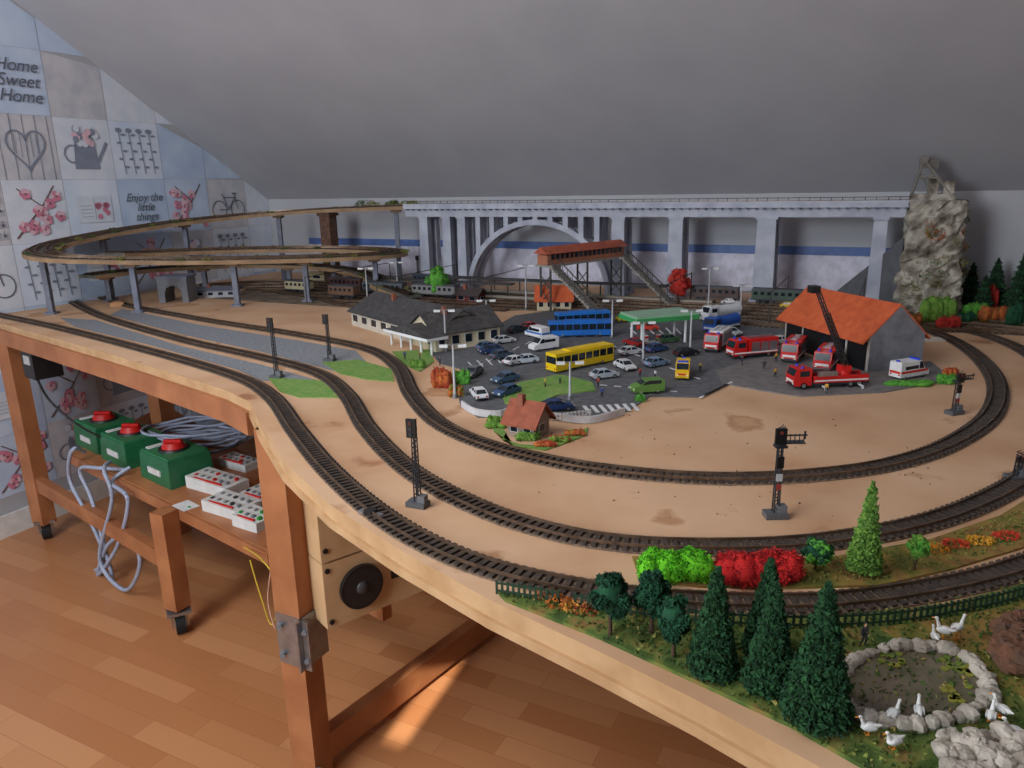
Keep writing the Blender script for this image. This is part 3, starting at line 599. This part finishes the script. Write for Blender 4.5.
def bus(u1,v1,u2,v2,col,name='model_bus',L=12.0,z=.0022,roofc=None):
    m=K(*col); mb=MB(); l=L/2
    mb.box(0,0,.85,L,2.5,1.1,m); mb.box(0,0,1.95,L-.1,2.42,1.1,glass); mb.box(0,0,2.75,L,2.5,.5,m); mb.box(0,0,3.08,L*.5,1.7,.18,K(*roofc) if roofc else m)
    n=int(L/1.5)
    for i in range(n+1):
        x=-l+.08+i*(L-.16)/n
        for y in (-1,1): mb.box(x,y*1.22,1.95,.12,.06,1.1,m)
    mb.box(l-.0,0,2.1,.05,2.1,1.3,glass); mb.box(l+.02,0,2.85,.05,1.4,.25,black); wheels(mb,(-l+2.6,l-2.4),2.45,.48,.3); lights(mb,l+.02,-l-.02,2.4,.7)
    for y in (-1,1): mb.box(0,y*1.26,.38,L*.55,.03,.1,dark)
    for y in (-1,1): mb.box(l+.15,y*1.3,2.2,.3,.1,.4,black)
    return place(mb,name,u1,v1,u2,v2,z,S*1.08)
def van(u1,v1,u2,v2,col,name='model_van',stripec=None,blue=False,L=5.2,z=.0022,high=2.3):
    m=K(*col); mb=MB(); l=L/2
    mb.prof([(-l,.35),(-l,high-.1),(-l+.15,high),(l-1.7,high),(l-.9,1.35),(l-.1,1.1),(l,.8),(l,.35)],-1,1,m)
    for y in (-1,1):
        mb.prof([(l-1.65,high-.15),(l-1.1,1.4),(l-2.1,1.4),(l-2.1,high-.15)],y*1.01-.01,y*1.01+.01,glass)
        mb.box(-.7,y*1.01,1.7,L*.45,.02,.5,glass)
        if stripec: mb.box(-.1,y*1.015,1.1,L*.92,.02,.35,K(*stripec))
    mb.add([(l-1.56,-.88,high-.06),(l-1.56,.88,high-.06),(l-.86,.88,1.46),(l-.86,-.88,1.46)],[(0,1,2,3)],glass)
    if stripec: mb.box(l+.01,0,.95,.03,1.2,.25,K(*stripec)); mb.box(-l-.01,0,1.1,.03,1.8,.35,K(*stripec))
    if blue: mb.box(l-2.0,0,high+.12,.35,1.5,.24,K(30,70,220)); mb.box(-l+.4,0,high+.1,.25,.5,.2,K(30,70,220))
    wheels(mb,(-l+1,l-1),1.95,.36); lights(mb,l+.01,-l-.01,1.9,.75); return place(mb,name,u1,v1,u2,v2,z,S*1.06)
def truck(u1,v1,u2,v2,cab,body,name='model_fire_engine',L=8,z=.0022,stripec=None,blue=True,kind='box'):
    mb=MB(); c=K(*cab); b=K(*body); l=L/2
    mb.box(0,0,.6,L,2.2,.35,dark)
    mb.prof([(l-2.3,.6),(l-2.3,3.0),(l-.4,3.0),(l,1.8),(l,.55)],-1.22,1.22,c)
    mb.add([(l-.33,-1.05,2.85),(l-.33,1.05,2.85),(l+.02,1.05,1.85),(l+.02,-1.05,1.85)],[(0,1,2,3)],glass)
    mb.box(l+.03,0,1.2,.06,1.9,.35,white); mb.box(l+.03,0,.65,.1,2.3,.25,dark)
    for y in (-1,1): mb.box(l-1.4,y*1.23,2.25,1.3,.02,.8,glass)
    if kind=='box':
        mb.box(-1.3,0,1.95,L-2.75,2.45,2.4,b)
        for y in (-1,1):
            for i in range(3): mb.box(-l+.95+i*1.6,y*1.24,1.9,1.4,.02,1.5,silver if blue else b)
        if stripec:
            for y in (-1,1): mb.box(0,y*1.25,1.0,L*.97,.03,.22,K(*stripec))
        if blue:
            for k in range(9): mb.box(-l+.6+k*.55,0,3.3,.08,1.0,.06,silver)
            for y in (-.45,.45): mb.box(-1.2,y,3.3,L*.6,.08,.12,silver)
    elif kind=='tank':
        mb.cyl((-l,0,1.95),(l-2.6,0,1.95),1.15,1.15,b,20); mb.sph((-l,0,1.95),(.35,1.12,1.12),b,16,8); mb.box(-1,0,3.12,L*.5,.6,.1,silver); mb.box(-1.3,0,1.0,L-3,2.3,.3,white)
    if blue:
        for y in (-.8,.8): mb.cyl((l-1.2,y,3),(l-1.2,y,3.35),.18,.15,K(30,70,220),10)
    wheels(mb,(-l+1.3,-l+2.5,l-1.3) if L>8.5 else (-l+1.7,l-1.3),2.4,.5,.3); lights(mb,l+.01,-l-.01,2.3,.8); return place(mb,name,u1,v1,u2,v2,z,S*1.1)
bus(548,373,611,360,(236,200,20)); bus(546,337,614,335,(30,110,200),z=.0022); bus(552,328,612,324,(40,120,206),L=11)
van(560,347,527,352,(232,234,238),z=.0022,name='model_delivery_truck'); van(552,341,523,334,(236,236,240),stripec=(40,110,190))
car(540,411,574,409,(34,58,110)); van(667,391,627,394,(96,140,64),L=4.4,high=1.95,name='model_van'); van(684,369,681,384,(240,196,30),stripec=(220,60,30),blue=True,name='model_ambulance')
van(884,381,932,373,(238,238,240),stripec=(220,50,30),blue=True,L=5.8,high=2.6,name='model_ambulance',z=.003)
truck(768,355,735,358,(206,30,26),(206,30,26),stripec=(240,240,240),z=.0022); truck(728,341,706,356,(206,30,26),(232,232,234),L=8.2)
truck(745,326,697,337,(30,90,190),(36,96,196),'model_tank_truck',L=8.5,blue=False,kind='tank')
truck(742,317,700,322,(232,234,238),(222,226,232),'model_tank_truck',L=8.5,blue=False,kind='tank')
truck(800,352,786,366,(206,30,26),(206,30,26),L=7.5,stripec=(240,240,240),z=.003); truck(832,362,820,374,(206,30,26),(206,30,26),L=7,stripec=(240,240,240),z=.003)
for a in ((484,403,474,392,(230,232,236)),(518,379,492,385,(70,100,130)),(516,392,497,398,(60,90,130)),(478,351,497,348,(80,110,140)),(492,360,512,356,(70,90,110)),(507,366,524,362,(220,222,226)),(620,356,641,353,(210,214,218)),(646,368,667,364,(120,150,180)),(674,357,698,354,(30,32,36)),(648,353,664,350,(50,80,130)),(596,379,612,377,(180,190,200)),(770,345,790,342,(230,232,234)),(722,333,740,337,(190,200,206)),(618,322,634,321,(220,200,40)),(640,347,628,344,(160,30,30)),(500,352,482,354,(40,60,100)),(722,304,740,305,(220,222,226)),(640,330,655,330,(210,60,40)),(697,318,708,322,(210,212,214)),(535,362,515,364,(190,200,210)),(660,343,676,341,(70,110,70)),(480,372,466,380,(110,114,120)),(496,344,512,342,(200,204,208)),(524,330,536,328,(200,60,50)),(618,366,632,372,(214,216,220)),(782,308,798,309,(230,190,40)),(512,333,524,331,(60,70,80))):
    car(*a)
# ladder truck
mb=MB(); L=10.5;l=L/2; mb.box(0,0,.65,L,2.3,.4,dark); mb.prof([(l-2.4,.5),(l-2.4,2.8),(l-.4,2.8),(l,1.8),(l,.5)],-1.22,1.22,red); mb.add([(l-.33,-1.05,2.7),(l-.33,1.05,2.7),(l+.02,1.05,1.85),(l+.02,-1.05,1.85)],[(0,1,2,3)],glass); mb.box(l+.03,0,1.1,.06,1.8,.3,white)
for y in (-1,1): mb.box(l-1.4,y*1.23,2.15,1.3,.02,.75,glass); mb.box(-1.3,y*1.0,1.25,L-2.9,.5,.9,red); mb.box(-1.3,y*1.26,1.1,L-3,.02,.2,white); mb.box(.6,y*1.0,1.95,2.6,.5,.6,silver)
for x in (-3.9,1.2):
    for y in (-1,1): mb.box(x,y*1.6,.35,.3,.9,.15,white); mb.box(x,y*2.0,.2,.3,.12,.4,white)
mb.cyl((-2.2,0,1),(-2.2,0,2.2),1.0,.9,red,16); mb.box(-2.2,0,2.4,1.4,1.3,.8,red)
for y in (-.8,.8): mb.cyl((l-1.2,y,2.8),(l-1.2,y,3.1),.18,.15,K(30,70,220),10)
base=Vector((-2.2,0,2.6))
def boom(b0,d,Ln,wd,m):
    s_=Vector((0,1,0)); u_=d.cross(s_).normalized()
    for y in (-1,1):
        for q in (0,1): mb.cyl(b0+s_*y*wd+u_*q*wd,b0+s_*y*wd+u_*q*wd+d*Ln,.09,.08,m,5)
        k=0
        while k<Ln-.6: mb.cyl(b0+s_*y*wd+d*k,b0+s_*y*wd+u_*wd+d*(k+.6),.05,.05,m,4); k+=.6
    k=0
    while k<Ln: mb.cyl(b0-s_*wd+d*k,b0+s_*wd+d*k,.06,.06,m,4); k+=.45
d=Vector((.42,0,.9)).normalized(); boom(base,d,8,.45,black); boom(base+d*2,d,9.5,.32,dark)
tp=base+d*11.5; mb.box(tp.x+.3,0,tp.z+.1,1.1,1.4,.9,black)
wheels(mb,(-l+1.4,-l+2.6,l-1.4),2.4,.5,.3); lights(mb,l+.01,-l-.01,2.3,.8); 
place(mb,'model_ladder_fire_truck',866,384,787,388,.003,S*1.12)
# ---------------------------------------------------------------- buildings
def house(name,pa,pb,D,hw,hr,wm,rm,ov=.01,nwin=5,door=False,gablem=None,z=0,chim=True,win=glass,rise_t=.004,openings=0):
    A=P(*pa);B=P(*pb); d=B-A; L=d.length; mb=MB()
    mb.box(L/2,D/2,hw/2,L,D,hw,wm)
    for x in (0,L): mb.add([(x,0,hw),(x,D,hw),(x,D/2,hr)],[(0,1,2)],gablem or wm)
    sl=(hr-hw)/(D/2)
    for s_ in (0,1):
        y0=-ov if s_==0 else D+ov; z0=hw-ov*sl; xe=L+ov*(0 if gablem else 1)
        vs=[(-ov,y0,z0),(xe,y0,z0),(xe,D/2,hr),(-ov,D/2,hr)]; vs+=[(x,y,z_+rise_t) for x,y,z_ in vs]
        mb.add(vs,[(0,1,2,3),(4,5,6,7),(0,1,5,4),(1,2,6,5),(3,0,4,7)],rm)
    if gablem: 
        for x,s_ in ((0,-1),(L,1)): mb.box(x+s_*.0008,D/2,hw/2,.0016,D,hw,gablem)
    for i in range(nwin):
        x=L*(i+.5)/nwin
        for y,s_ in ((-.0006,-1),(D+.0006,1)):
            mb.box(x,y,hw*.55,L/nwin*.5+.002,.0012,hw*.42+.002,white); mb.box(x,y+s_*.0006,hw*.55,L/nwin*.5,.0012,hw*.42,win)
    k=max(1,int(D/.05))
    if not gablem:
        for i in range(k):
            y=D*(i+.5)/k
            for x,s_ in ((-.0006,-1),(L+.0006,1)): mb.box(x,y,hw*.55,.0012,.02,hw*.42,white); mb.box(x+s_*.0006,y,hw*.55,.0012,.017,hw*.38,win)
    for i in range(openings):
        x=L*(i+.5)/openings; mb.box(x,-.001,hw*.42,L/openings*.8,.002,hw*.84,black)
    if chim: mb.box(L*.3,D*.4,hr,.012,.012,.03,K(150,90,70))
    return mb.build(name,loc=(A.x,A.y,TZ+z),rot=math.atan2(d.y,d.x))
slate=mat('slate_roof',(78,76,76),.8,c2=(56,54,56),ns=60); cream=K(212,200,170,.8); orange=mat('orange_roof',(206,98,54),.75,c2=(188,82,44),ns=50); tile_=mat('brown_tile',(160,88,62),.8,c2=(136,72,52),ns=60)
house('model_railway_station',(436,353),(500,343),.15,.055,.10,cream,slate,nwin=5)
house('model_railway_station_hall',(352,325),(434,350),.20,.05,.10,K(200,192,176,.8),slate,nwin=8)
mb=MB(); A=P(392,345);B=P(432,356); d=(B-A); L=d.length
for i in range(5): mb.cyl((L*i/4,0,0),(L*i/4,0,.042),.0035,.0035,white,8)
mb.box(L/2,.015,.046,L+.02,.07,.008,white); mb.add([(-.01,-.02,.05),(L+.01,-.02,.05),(L/2,-.02,.075),(-.01,.05,.05),(L+.01,.05,.05),(L/2,.05,.075)],[(0,1,2),(3,5,4),(0,2,5,3),(1,4,5,2)],slate); mb.build('station_portico',loc=A,rot=math.atan2(d.y,d.x))
house('model_signal_house',(537,311),(571,311),.07,.045,.085,cream,orange,nwin=4)
house('model_cottage',(508,436),(534,441),.055,.034,.062,K(150,132,118,.8),tile_,nwin=2)
house('model_brick_shed',(456,302),(478,304),.05,.035,.055,K(110,50,44,.8),K(70,60,60),nwin=2)
house('model_cream_shed',(310,280),(338,281),.05,.03,.04,cream,K(200,180,130),nwin=2)
house('model_depot',(196,298),(236,297),.07,.03,.04,K(190,190,196),K(110,116,130),nwin=4)
house('model_red_roof_house',(205,268),(232,268),.06,.03,.055,cream,tile_,nwin=2)
patch('garden_lawn',((490,418),(500,424),(506,434),(502,440),(520,445),(545,447),(588,428),(586,436),(560,446),(545,451),(515,447),(494,432)),grassg,.002)
for u,v,c in ((575,436,[autumn,lg[0]]),(560,442,[fl[0],rd[1]]),(545,447,[autumn,rd[1]]),(496,428,fl)): bush('hedge',u,v,22,7,c,260,.0025,dep=.008)
house('model_fire_station',(784,345),(867,373),.15,.086,.155,K(176,170,160,.8),orange,ov=.018,nwin=1,gablem=mat('gable_grey',(134,136,142),.85,c2=(116,118,124),ns=40),chim=False,openings=4)
mb=MB(); A=P(632,348);B=P(694,342); d=B-A; L=d.length; mb.box(L/2,.03,.075,L,.11,.012,K(60,160,90)); mb.box(L/2,.03,.084,L*.98,.10,.006,K(150,190,160))
for x in (.15,.85):
    for y in (0,.06): mb.cyl((L*x,y,0),(L*x,y,.07),.004,.004,white,8)
for x in (.3,.5,.7): mb.box(L*x,.03,.012,.012,.008,.024,white); mb.box(L*x,.03,.018,.0125,.0085,.006,red)
mb.box(L/2,.03,.003,L*.7,.03,.004,K(200,200,200)); mb.build('petrol_station_canopy',loc=(A.x,A.y,TZ+.0022),rot=math.atan2(d.y,d.x))
# footbridge
mb=MB(); e0=W(1.98,.72);e1=W(2.12,.36); d=e1-e0; L=d.length; hb=.165; steel=K(70,66,62,.6)
mb.box(L/2,0,hb,L+.04,.06,.008,K(150,146,140)); mb.box(L/2,0,hb+.02,L+.03,.05,.036,K(176,112,84,.7)); 
for i in range(16):
    for y in (-.0255,.0255): mb.box((i+.5)*L/16,y,hb+.03,L/16*.62,.002,.018,glass)
mb.add([(-.025,-.036,hb+.042),(L+.025,-.036,hb+.042),(L+.025,0,hb+.066),(-.025,0,hb+.066),(-.025,.036,hb+.042),(L+.025,.036,hb+.042)],[(0,1,2,3),(3,2,5,4),(0,3,4),(1,5,2),(0,4,5,1)],mat('bridge_roof',(180,92,66),.8,c2=(150,76,56),ns=60))
for x in (.0,L*.5,L):
    for y in (-.025,.025): mb.cyl((x,y,0),(x,y,hb),.004,.004,steel,6)
    for z_ in (.03,.08): mb.cyl((x,-.025,z_),(x,.025,z_+.05),.002,.002,steel,5); mb.cyl((x,.025,z_),(x,-.025,z_+.05),.002,.002,steel,5)
for x0,y0,ln in ((0.0,-.04,.24),(L,-.04,.24)):
    for i in range(20):
        t=i/20; mb.box(x0,y0-ln*t,hb*(1-t),.04,ln/20*1.05,.009,K(150,146,140))
    for x in (-.02,.02): 
        mb.cyl((x0+x,y0,hb+.025),(x0+x,y0-ln,.025),.0022,.0022,steel,5)
        for i in range(10): t=i/10; mb.cyl((x0+x,y0-ln*t,hb*(1-t)),(x0+x,y0-ln*t,hb*(1-t)+.025),.0014,.0014,steel,4)
    mb.box(x0,y0+.01,hb,.045,.05,.008,K(150,146,140))
mb.build('model_footbridge',loc=(e0.x,e0.y,TZ),rot=math.atan2(d.y,d.x))
mb=MB()
for b,a0,a1 in ((.515,1.0,1.85),(.375,1.15,2.5)):
    p=W((a0+a1)/2,b); mb.box(p.x,p.y,TZ+.008,a1-a0,.03,.014,K(170,164,152,.8),rot=th); mb.box(p.x,p.y,TZ+.062,(a1-a0)*.75,.045,.006,slate,rot=th)
    for k in range(9):
        q=W(a0+(a1-a0)*(.15+.7*k/8),b); mb.cyl((q.x,q.y,TZ+.01),(q.x,q.y,TZ+.06),.003,.003,steel,6)
mb.build('station_platform')
def wagon(a,b,col,L=12,roof=(70,72,78),z=.0098,rot=None):
    mb=MB(); m=K(*col); l=L/2; mb.box(0,0,1.1,L,2.6,.35,dark); mb.box(0,0,2.3,L-.3,2.7,2.2,m); mb.prof([(-l,3.4),(l,3.4),(l-.2,3.75),(-l+.2,3.75)],-1.3,1.3,K(*roof))
    for i in range(int(L/1.6)):
        for y in (-1,1): mb.box(-l+1.1+i*1.6,y*1.36,2.6,.9,.03,.8,glass)
    for x in (-l+1.6,-l+3,l-3,l-1.6): 
        for y in (-.75,.75): mb.cyl((x,y-.05,.5),(x,y+.05,.5),.48,.48,dark,12)
    p=W(a,b,z); mb.build('model_rail_wagon',loc=p,rot=th if rot is None else rot,scale=S)
for a,b,c,L in ((2.5,.34,(80,56,50),12),(2.72,.34,(60,80,66),12),(1.2,.62,(90,96,104),14),(1.45,.62,(130,130,130),14),(.8,.69,(196,186,150),9),(1.1,.76,(110,80,60),9),(.95,.55,(90,56,50),12),(1.25,.34,(60,70,90),12)): wagon(a,b,c,L)
mb=MB(); p=W(.42,1.0)
mb.prof([(-.06,0),(-.06,.1),(.06,.1),(.06,0),(.035,0),(.035,.04),(.025,.062),(0,.072),(-.025,.062),(-.035,.04),(-.035,0)],-.05,.05,K(128,130,136,.9)); mb.box(0,0,.104,.13,.11,.008,concd); mb.build('tunnel_portal',loc=(p.x,p.y,TZ),rot=th+.5)
# ---------------------------------------------------------------- signals, lamps
def signal(u,v,vt,kind=0,ang=0.0,name='railway_signal'):
    p=P(u,v); h=HT(u,v,vt); mb=MB(); mb.box(0,0,.004,.03,.02,.008,K(90,92,96)); mb.box(.008,0,.012,.012,.012,.012,K(110,112,116))
    n=8; w=.0035 
    for sx in (-1,1):
        for sy in (-1,1): mb.cyl((sx*w,sy*w,.008),(sx*w*.7,sy*w*.7,h*.95),.0012,.001,dark,5)
    for i in range(n*2):
        z0=.01+(h*.9)*i/(n*2); z1=.01+(h*.9)*(i+1)/(n*2); s_=1 if i%2 else -1
        for sy in (-1,1): mb.cyl((-w*s_,sy*w,z0),(w*s_,sy*w,z1),.0007,.0007,dark,4)
    if kind==0:
        mb.box(0,-.006,h*.88,.015,.005,h*.2,K(18,18,20)); 
        for k,c in enumerate(((90,40,34),(60,60,60),(50,56,50))): mb.cyl((0,-.0085,h*(.94-.06*k)),(0,-.0105,h*(.94-.06*k)),.0026,.0026,K(*c),10)
    else:
        mb.box(-.003,-.007,h*.88,.015,.004,h*.16,K(18,18,20)); mb.box(.018,-.004,h*.88,.03,.0016,.002,dark); mb.cyl((.03,-.004,h*.84),(.03,-.004,h*.92),.0015,.0015,dark,5); mb.box(.018,0,h*.8,.026,.012,.0016,dark)
        for k in range(4): mb.cyl((.01+k*.006,-.006,h*.8),(.01+k*.006,-.006,h*.9),.0007,.0007,dark,4)
        mb.box(0,-.0045,h*.6,.009,.003,.016,K(18,18,20)); mb.box(0,-.0045,h*.44,.008,.002,.010,K(190,190,190)); mb.box(0,-.0045,h*.34,.006,.002,.008,K(150,60,50))
        mb.box(0,0,h*.76,.016,.012,.003,dark); mb.cyl((-.003,-.0095,h*.92),(-.003,-.011,h*.92),.0022,.0022,K(130,50,44),8)
    mb.build(name,loc=p,rot=ang)
signal(418,506,416,0,-.4); signal(775,517,423,1,.0); signal(277,378,316,0,-.3); signal(330,361,313,0,-.3); signal(954,414,371,1,.3); signal(418,278,255,0); signal(1016,480,455,0)
def lamp(u,v,vt,z=0,name='street_lamp'):
    p=P(u,v); h=HT(u,v,vt); mb=MB(); mb.cyl((0,0,0),(0,0,h),.003,.002,K(190,194,198),8); mb.cyl((-.022,0,h),(.022,0,h),.0015,.0015,silver,6); mb.cyl((0,0,0),(0,0,.01),.006,.004,grey,8)
    for s_ in (-1,1): mb.box(s_*.02,0,h-.002,.018,.008,.006,white)
    mb.build(name,loc=p)
for a in ((446,352,310),(368,306,268),(526,310,265),(708,310,268),(455,398,345),(487,335,300),(643,362,322),(612,338,300),(570,400,362),(690,352,310),(740,318,285),(398,295,262)): lamp(*a)
mb=MB()
for a in (1.0,1.35,1.7,2.4,2.75,3.0):
    for b in (.3,.87 if a<1.6 else .72): q=W(a,b); mb.cyl((q.x,q.y,TZ),(q.x,q.y,TZ+.11),.0028,.002,steel,6)
    q0=W(a,.3,.105);q1=W(a,.87 if a<1.6 else .72,.105); mb.cyl(q0,q1,.0018,.0018,steel,5)
mb.build('catenary_masts')
for u,v,w,h,c in ((910,386,50,6,lg),(946,384,20,10,lg),(950,378,16,10,[autumn,rd[0]])): bush('hedge',u,v,w,h,c,500,.0025,dep=.012)
mb=MB(); p=P(118,306); mb.box(0,0,.008,.05,.035,.016,K(190,140,90)); mb.box(0,0,.018,.03,.02,.006,K(150,100,70)); mb.build('wooden_block',loc=p,rot=.3)
mb=MB(); p=P(940,340); mb.prism([(-.05,-.02),(.05,-.025),(.045,.025),(-.04,.03)],0,.003,K(220,216,208)); mb.build('paper_sheet',loc=p)
mb=MB(); p=P(371,516); mb.box(0,0,.003,.04,.012,.006,silver); mb.box(0,0,.007,.014,.014,.006,black); mb.build('turnout_motor',loc=p,rot=-.6)
patch('scenery_ground_mat',(W(3.05,.05),W(4.3,.05),W(4.3,.55),W(3.7,.58),W(3.25,.5),W(3.05,.42)),mat('dark_scenery',(84,72,48),.95,c2=(60,76,36),ns=30,bump=1),.003,True)
mb=MB()
for _ in range(60):
    p=P(rnd(520,940),rnd(415,520)); r=rnd(.0008,.0018); mb.sph((p.x,p.y,TZ+r*.6),(r,r,r*.7),random.choice((bedm,br_)),5,4,.2)
mb.build('board_debris')
# ---------------------------------------------------------------- shelf equipment
tdir=(sB-sA).normalized(); ta=math.atan2(tdir.y,tdir.x)
gbox=mat('transformer_green',(38,110,72),.35,c2=(30,96,62)); 
def transformer(u,v,k):
    p=P(u,v,-.47); mb=MB(); mb.box(0,0,.045,.20,.15,.09,gbox,tx=.94,ty=.94); mb.box(0,0,.093,.18,.135,.008,K(46,124,82)); mb.cyl((.0,0,.096),(0,0,.104),.05,.046,K(30,30,32),22); mb.cyl((0,0,.104),(0,0,.122),.038,.03,red,20); mb.box(.0,.0,.124,.06,.012,.01,red,rot=.6)
    mb.box(0,-.075,.04,.08,.004,.02,K(220,220,220)); mb.box(-.07,-.03,.1,.02,.05,.004,white)
    for i in range(4): mb.cyl((-.06+i*.02,.06,.04),(-.06+i*.02,.085,.04),.005,.005,red,8)
    mb.build('train_transformer',loc=p,rot=ta)
transformer(108,444,0); transformer(136,458,1); transformer(178,476,2)
def ctrl(u,v,w,d_,h,rows,colr,z=-.47):
    p=P(u,v,z); mb=MB(); mb.prof([(-w/2,0),(-w/2,h),(w/2,h*.8),(w/2,0)],-d_/2,d_/2,K(222,224,222)); 
    for i in range(rows):
        for j in range(2): mb.box(-w*.38+i*w*.76/(rows-1),-d_*.2+j*d_*.4,h*.93,.008,.012,.010,K(*colr) if (i+j)%3==0 else K(140,144,150))
    mb.box(0,-d_*.4,h*.93,w*.7,.006,.004,red); mb.build('switch_controller',loc=p,rot=ta+.15)
ctrl(218,488,.19,.09,.04,6,(200,40,36)); ctrl(232,510,.15,.09,.035,5,(60,66,72)); ctrl(256,524,.10,.08,.035,4,(40,160,60)); ctrl(240,466,.14,.07,.03,5,(200,60,50)); ctrl(262,500,.10,.08,.03,4,(60,66,72))
mb=MB(); p=P(186,506,-.47); mb.box(0,0,.001,.07,.05,.002,white); mb.box(.02,0,.003,.012,.006,.002,K(40,160,60)); mb.build('paper_label',loc=p,rot=ta)
cab=K(164,174,196,.5); 
mb=MB(); c=P(205,450,-.46)
for k in range(7):
    pts=[Vector((c.x+rnd(-.015,.015)+(.13+.012*k)*math.cos(t),c.y+(.07+.006*k)*math.sin(t)+rnd(-.01,.01),SH+.03+.012*k+rnd(-.008,.008))) for t in [6.283*i/16 for i in range(17)]]; mb.tube(spline(pts,.02),.0055,cab)
mb.build('cable_coil')
def hang(pts,name,r=.007,m=cab):
    mb=MB(); mb.tube(spline(pts,.015),r,m,8); mb.build(name)
def Q(u,v,y):
    d_=ray(u,v); n3=Vector((-tdir.y,tdir.x,0)); s0_=sA-n3*y; t=(s0_-Vector((0,0,CZ))).dot(n3)/d_.dot(n3); return Vector((0,0,CZ))+d_*t
hang([Q(85,452,.0),Q(72,450,.05),Q(70,480,.05),Q(90,520,.05),Q(104,560,.04),Q(84,580,.04),Q(92,598,.04),Q(112,585,.04),Q(104,545,.04),Q(92,500,.03),Q(80,470,.03),Q(100,468,.02),Q(128,470,-.04)],'hanging_cable')
hang([Q(110,462,.0),Q(104,470,.04),Q(112,500,.05),Q(100,560,.06),Q(125,590,.05),Q(140,565,.05),Q(130,535,.05),Q(108,545,.05),Q(98,575,.05),Q(118,545,.05),Q(128,500,.04),Q(112,482,.03),Q(132,466,-.04)],'hanging_cable')
hang([Q(240,545,.0),Q(262,560,.04),Q(280,590,.05),Q(272,625,.04),Q(262,600,.04),Q(250,560,.04)],'hanging_wire',.002,K(220,190,60))
hang([Q(272,525,.03),Q(272,560,.05),Q(268,600,.05),Q(276,632,.05)],'hanging_wire',.002,K(214,170,150))
bt=P(42,362,-.12); mb=MB(); mb.box(0,0,.05,.10,.09,.11,black); mb.box(0,0,.11,.07,.07,.012,dark); mb.box(.0,-.046,.06,.05,.003,.03,K(190,190,190)); mb.build('black_transformer',loc=(bt.x,bt.y,TZ-.165),rot=ta)
a_=bt; hang([a_+Vector((0,-.05,-.02)),a_+Vector((.03,-.05,-.12)),a_+Vector((.12,-.05,-.22)),a_+Vector((.22,-.02,-.3))],'black_cable',.004,black)
mb=MB(); p=P(160,500,-.58); mb.sph((p.x,p.y+.1,p.z),(.05,.02,.05),K(60,90,170),10,8,.1); mb.tube([Vector((p.x,p.y+.1,p.z+.05)),Vector((p.x,p.y+.1,SH-.012))],.003,black); mb.build('blue_cable_bundle')
# ---------------------------------------------------------------- speaker
mb=MB(); a0=P(328,630,-.46); a1=P(430,588,-.46); d=(a1-a0); d.z=0; L=d.length
for k,(z0,h) in enumerate(((0,.15),(.155,.265))):
    zc=z0+(h/2 if k==0 else .085)
    mb.box(L/2,.09,z0+h/2,L,.18,h,pinel); mb.cyl((L*.32,-.001,zc),(L*.32,-.012,zc),.05,.05,black,28); mb.cyl((L*.32,-.012,zc),(L*.32,-.0125,zc),.043,.02,K(36,36,38),28); mb.sph((L*.32,-.010,zc),(.016,.01,.016),K(60,60,64),12,8)
    for cx in (.04,.96):
        for cz in (.1,.9): mb.cyl((L*cx,-.003,z0+h*cz),(L*cx,0,z0+h*cz),.006,.006,black,8)
    mb.box(L*.75,-.002,zc,.07,.004,.025,black); mb.cyl((L*.75,-.001,zc+.045),(L*.75,-.008,zc+.045),.014,.014,dark,12)
mb.build('loudspeaker_box',loc=(a0.x,a0.y,TZ-.46),rot=math.atan2(d.y,d.x))
# ---------------------------------------------------------------- lights
def area(name,loc,target,sx,sy,power,col):
    l_=bpy.data.lights.new(name,'AREA'); l_.shape='RECTANGLE'; l_.size=sx; l_.size_y=sy; l_.energy=power; l_.color=col; o=bpy.data.objects.new(name,l_); scn.collection.objects.link(o); o.location=loc
    o.rotation_euler=(Vector(target)-Vector(loc)).to_track_quat('-Z','Y').to_euler(); return o
wn=WA(1.6 if ga>2.0 else 2.8,LB-.08,1.75); area('window_daylight',wn,WA(1.4,.8,1.0),.9,1.0,66,(.86,.93,1))
area('ceiling_lamp',WA(1.7,3.0,FZ-.03),WA(1.9,1.7,TZ),1.3,1.3,42,(.98,.96,.94))
sl_=bpy.data.lights.new('sun','SUN'); sl_.energy=10; sl_.angle=.008; sl_.color=(1,.9,.76); so=bpy.data.objects.new('sun',sl_); scn.collection.objects.link(so); so.rotation_euler=(Vector((sd.x,sd.y,-SUNT))).to_track_quat('-Z','Y').to_euler()
w=bpy.data.worlds.new('world'); scn.world=w; w.use_nodes=True; w.node_tree.nodes['Background'].inputs['Color'].default_value=(.6,.75,1,1); w.node_tree.nodes['Background'].inputs['Strength'].default_value=1.0
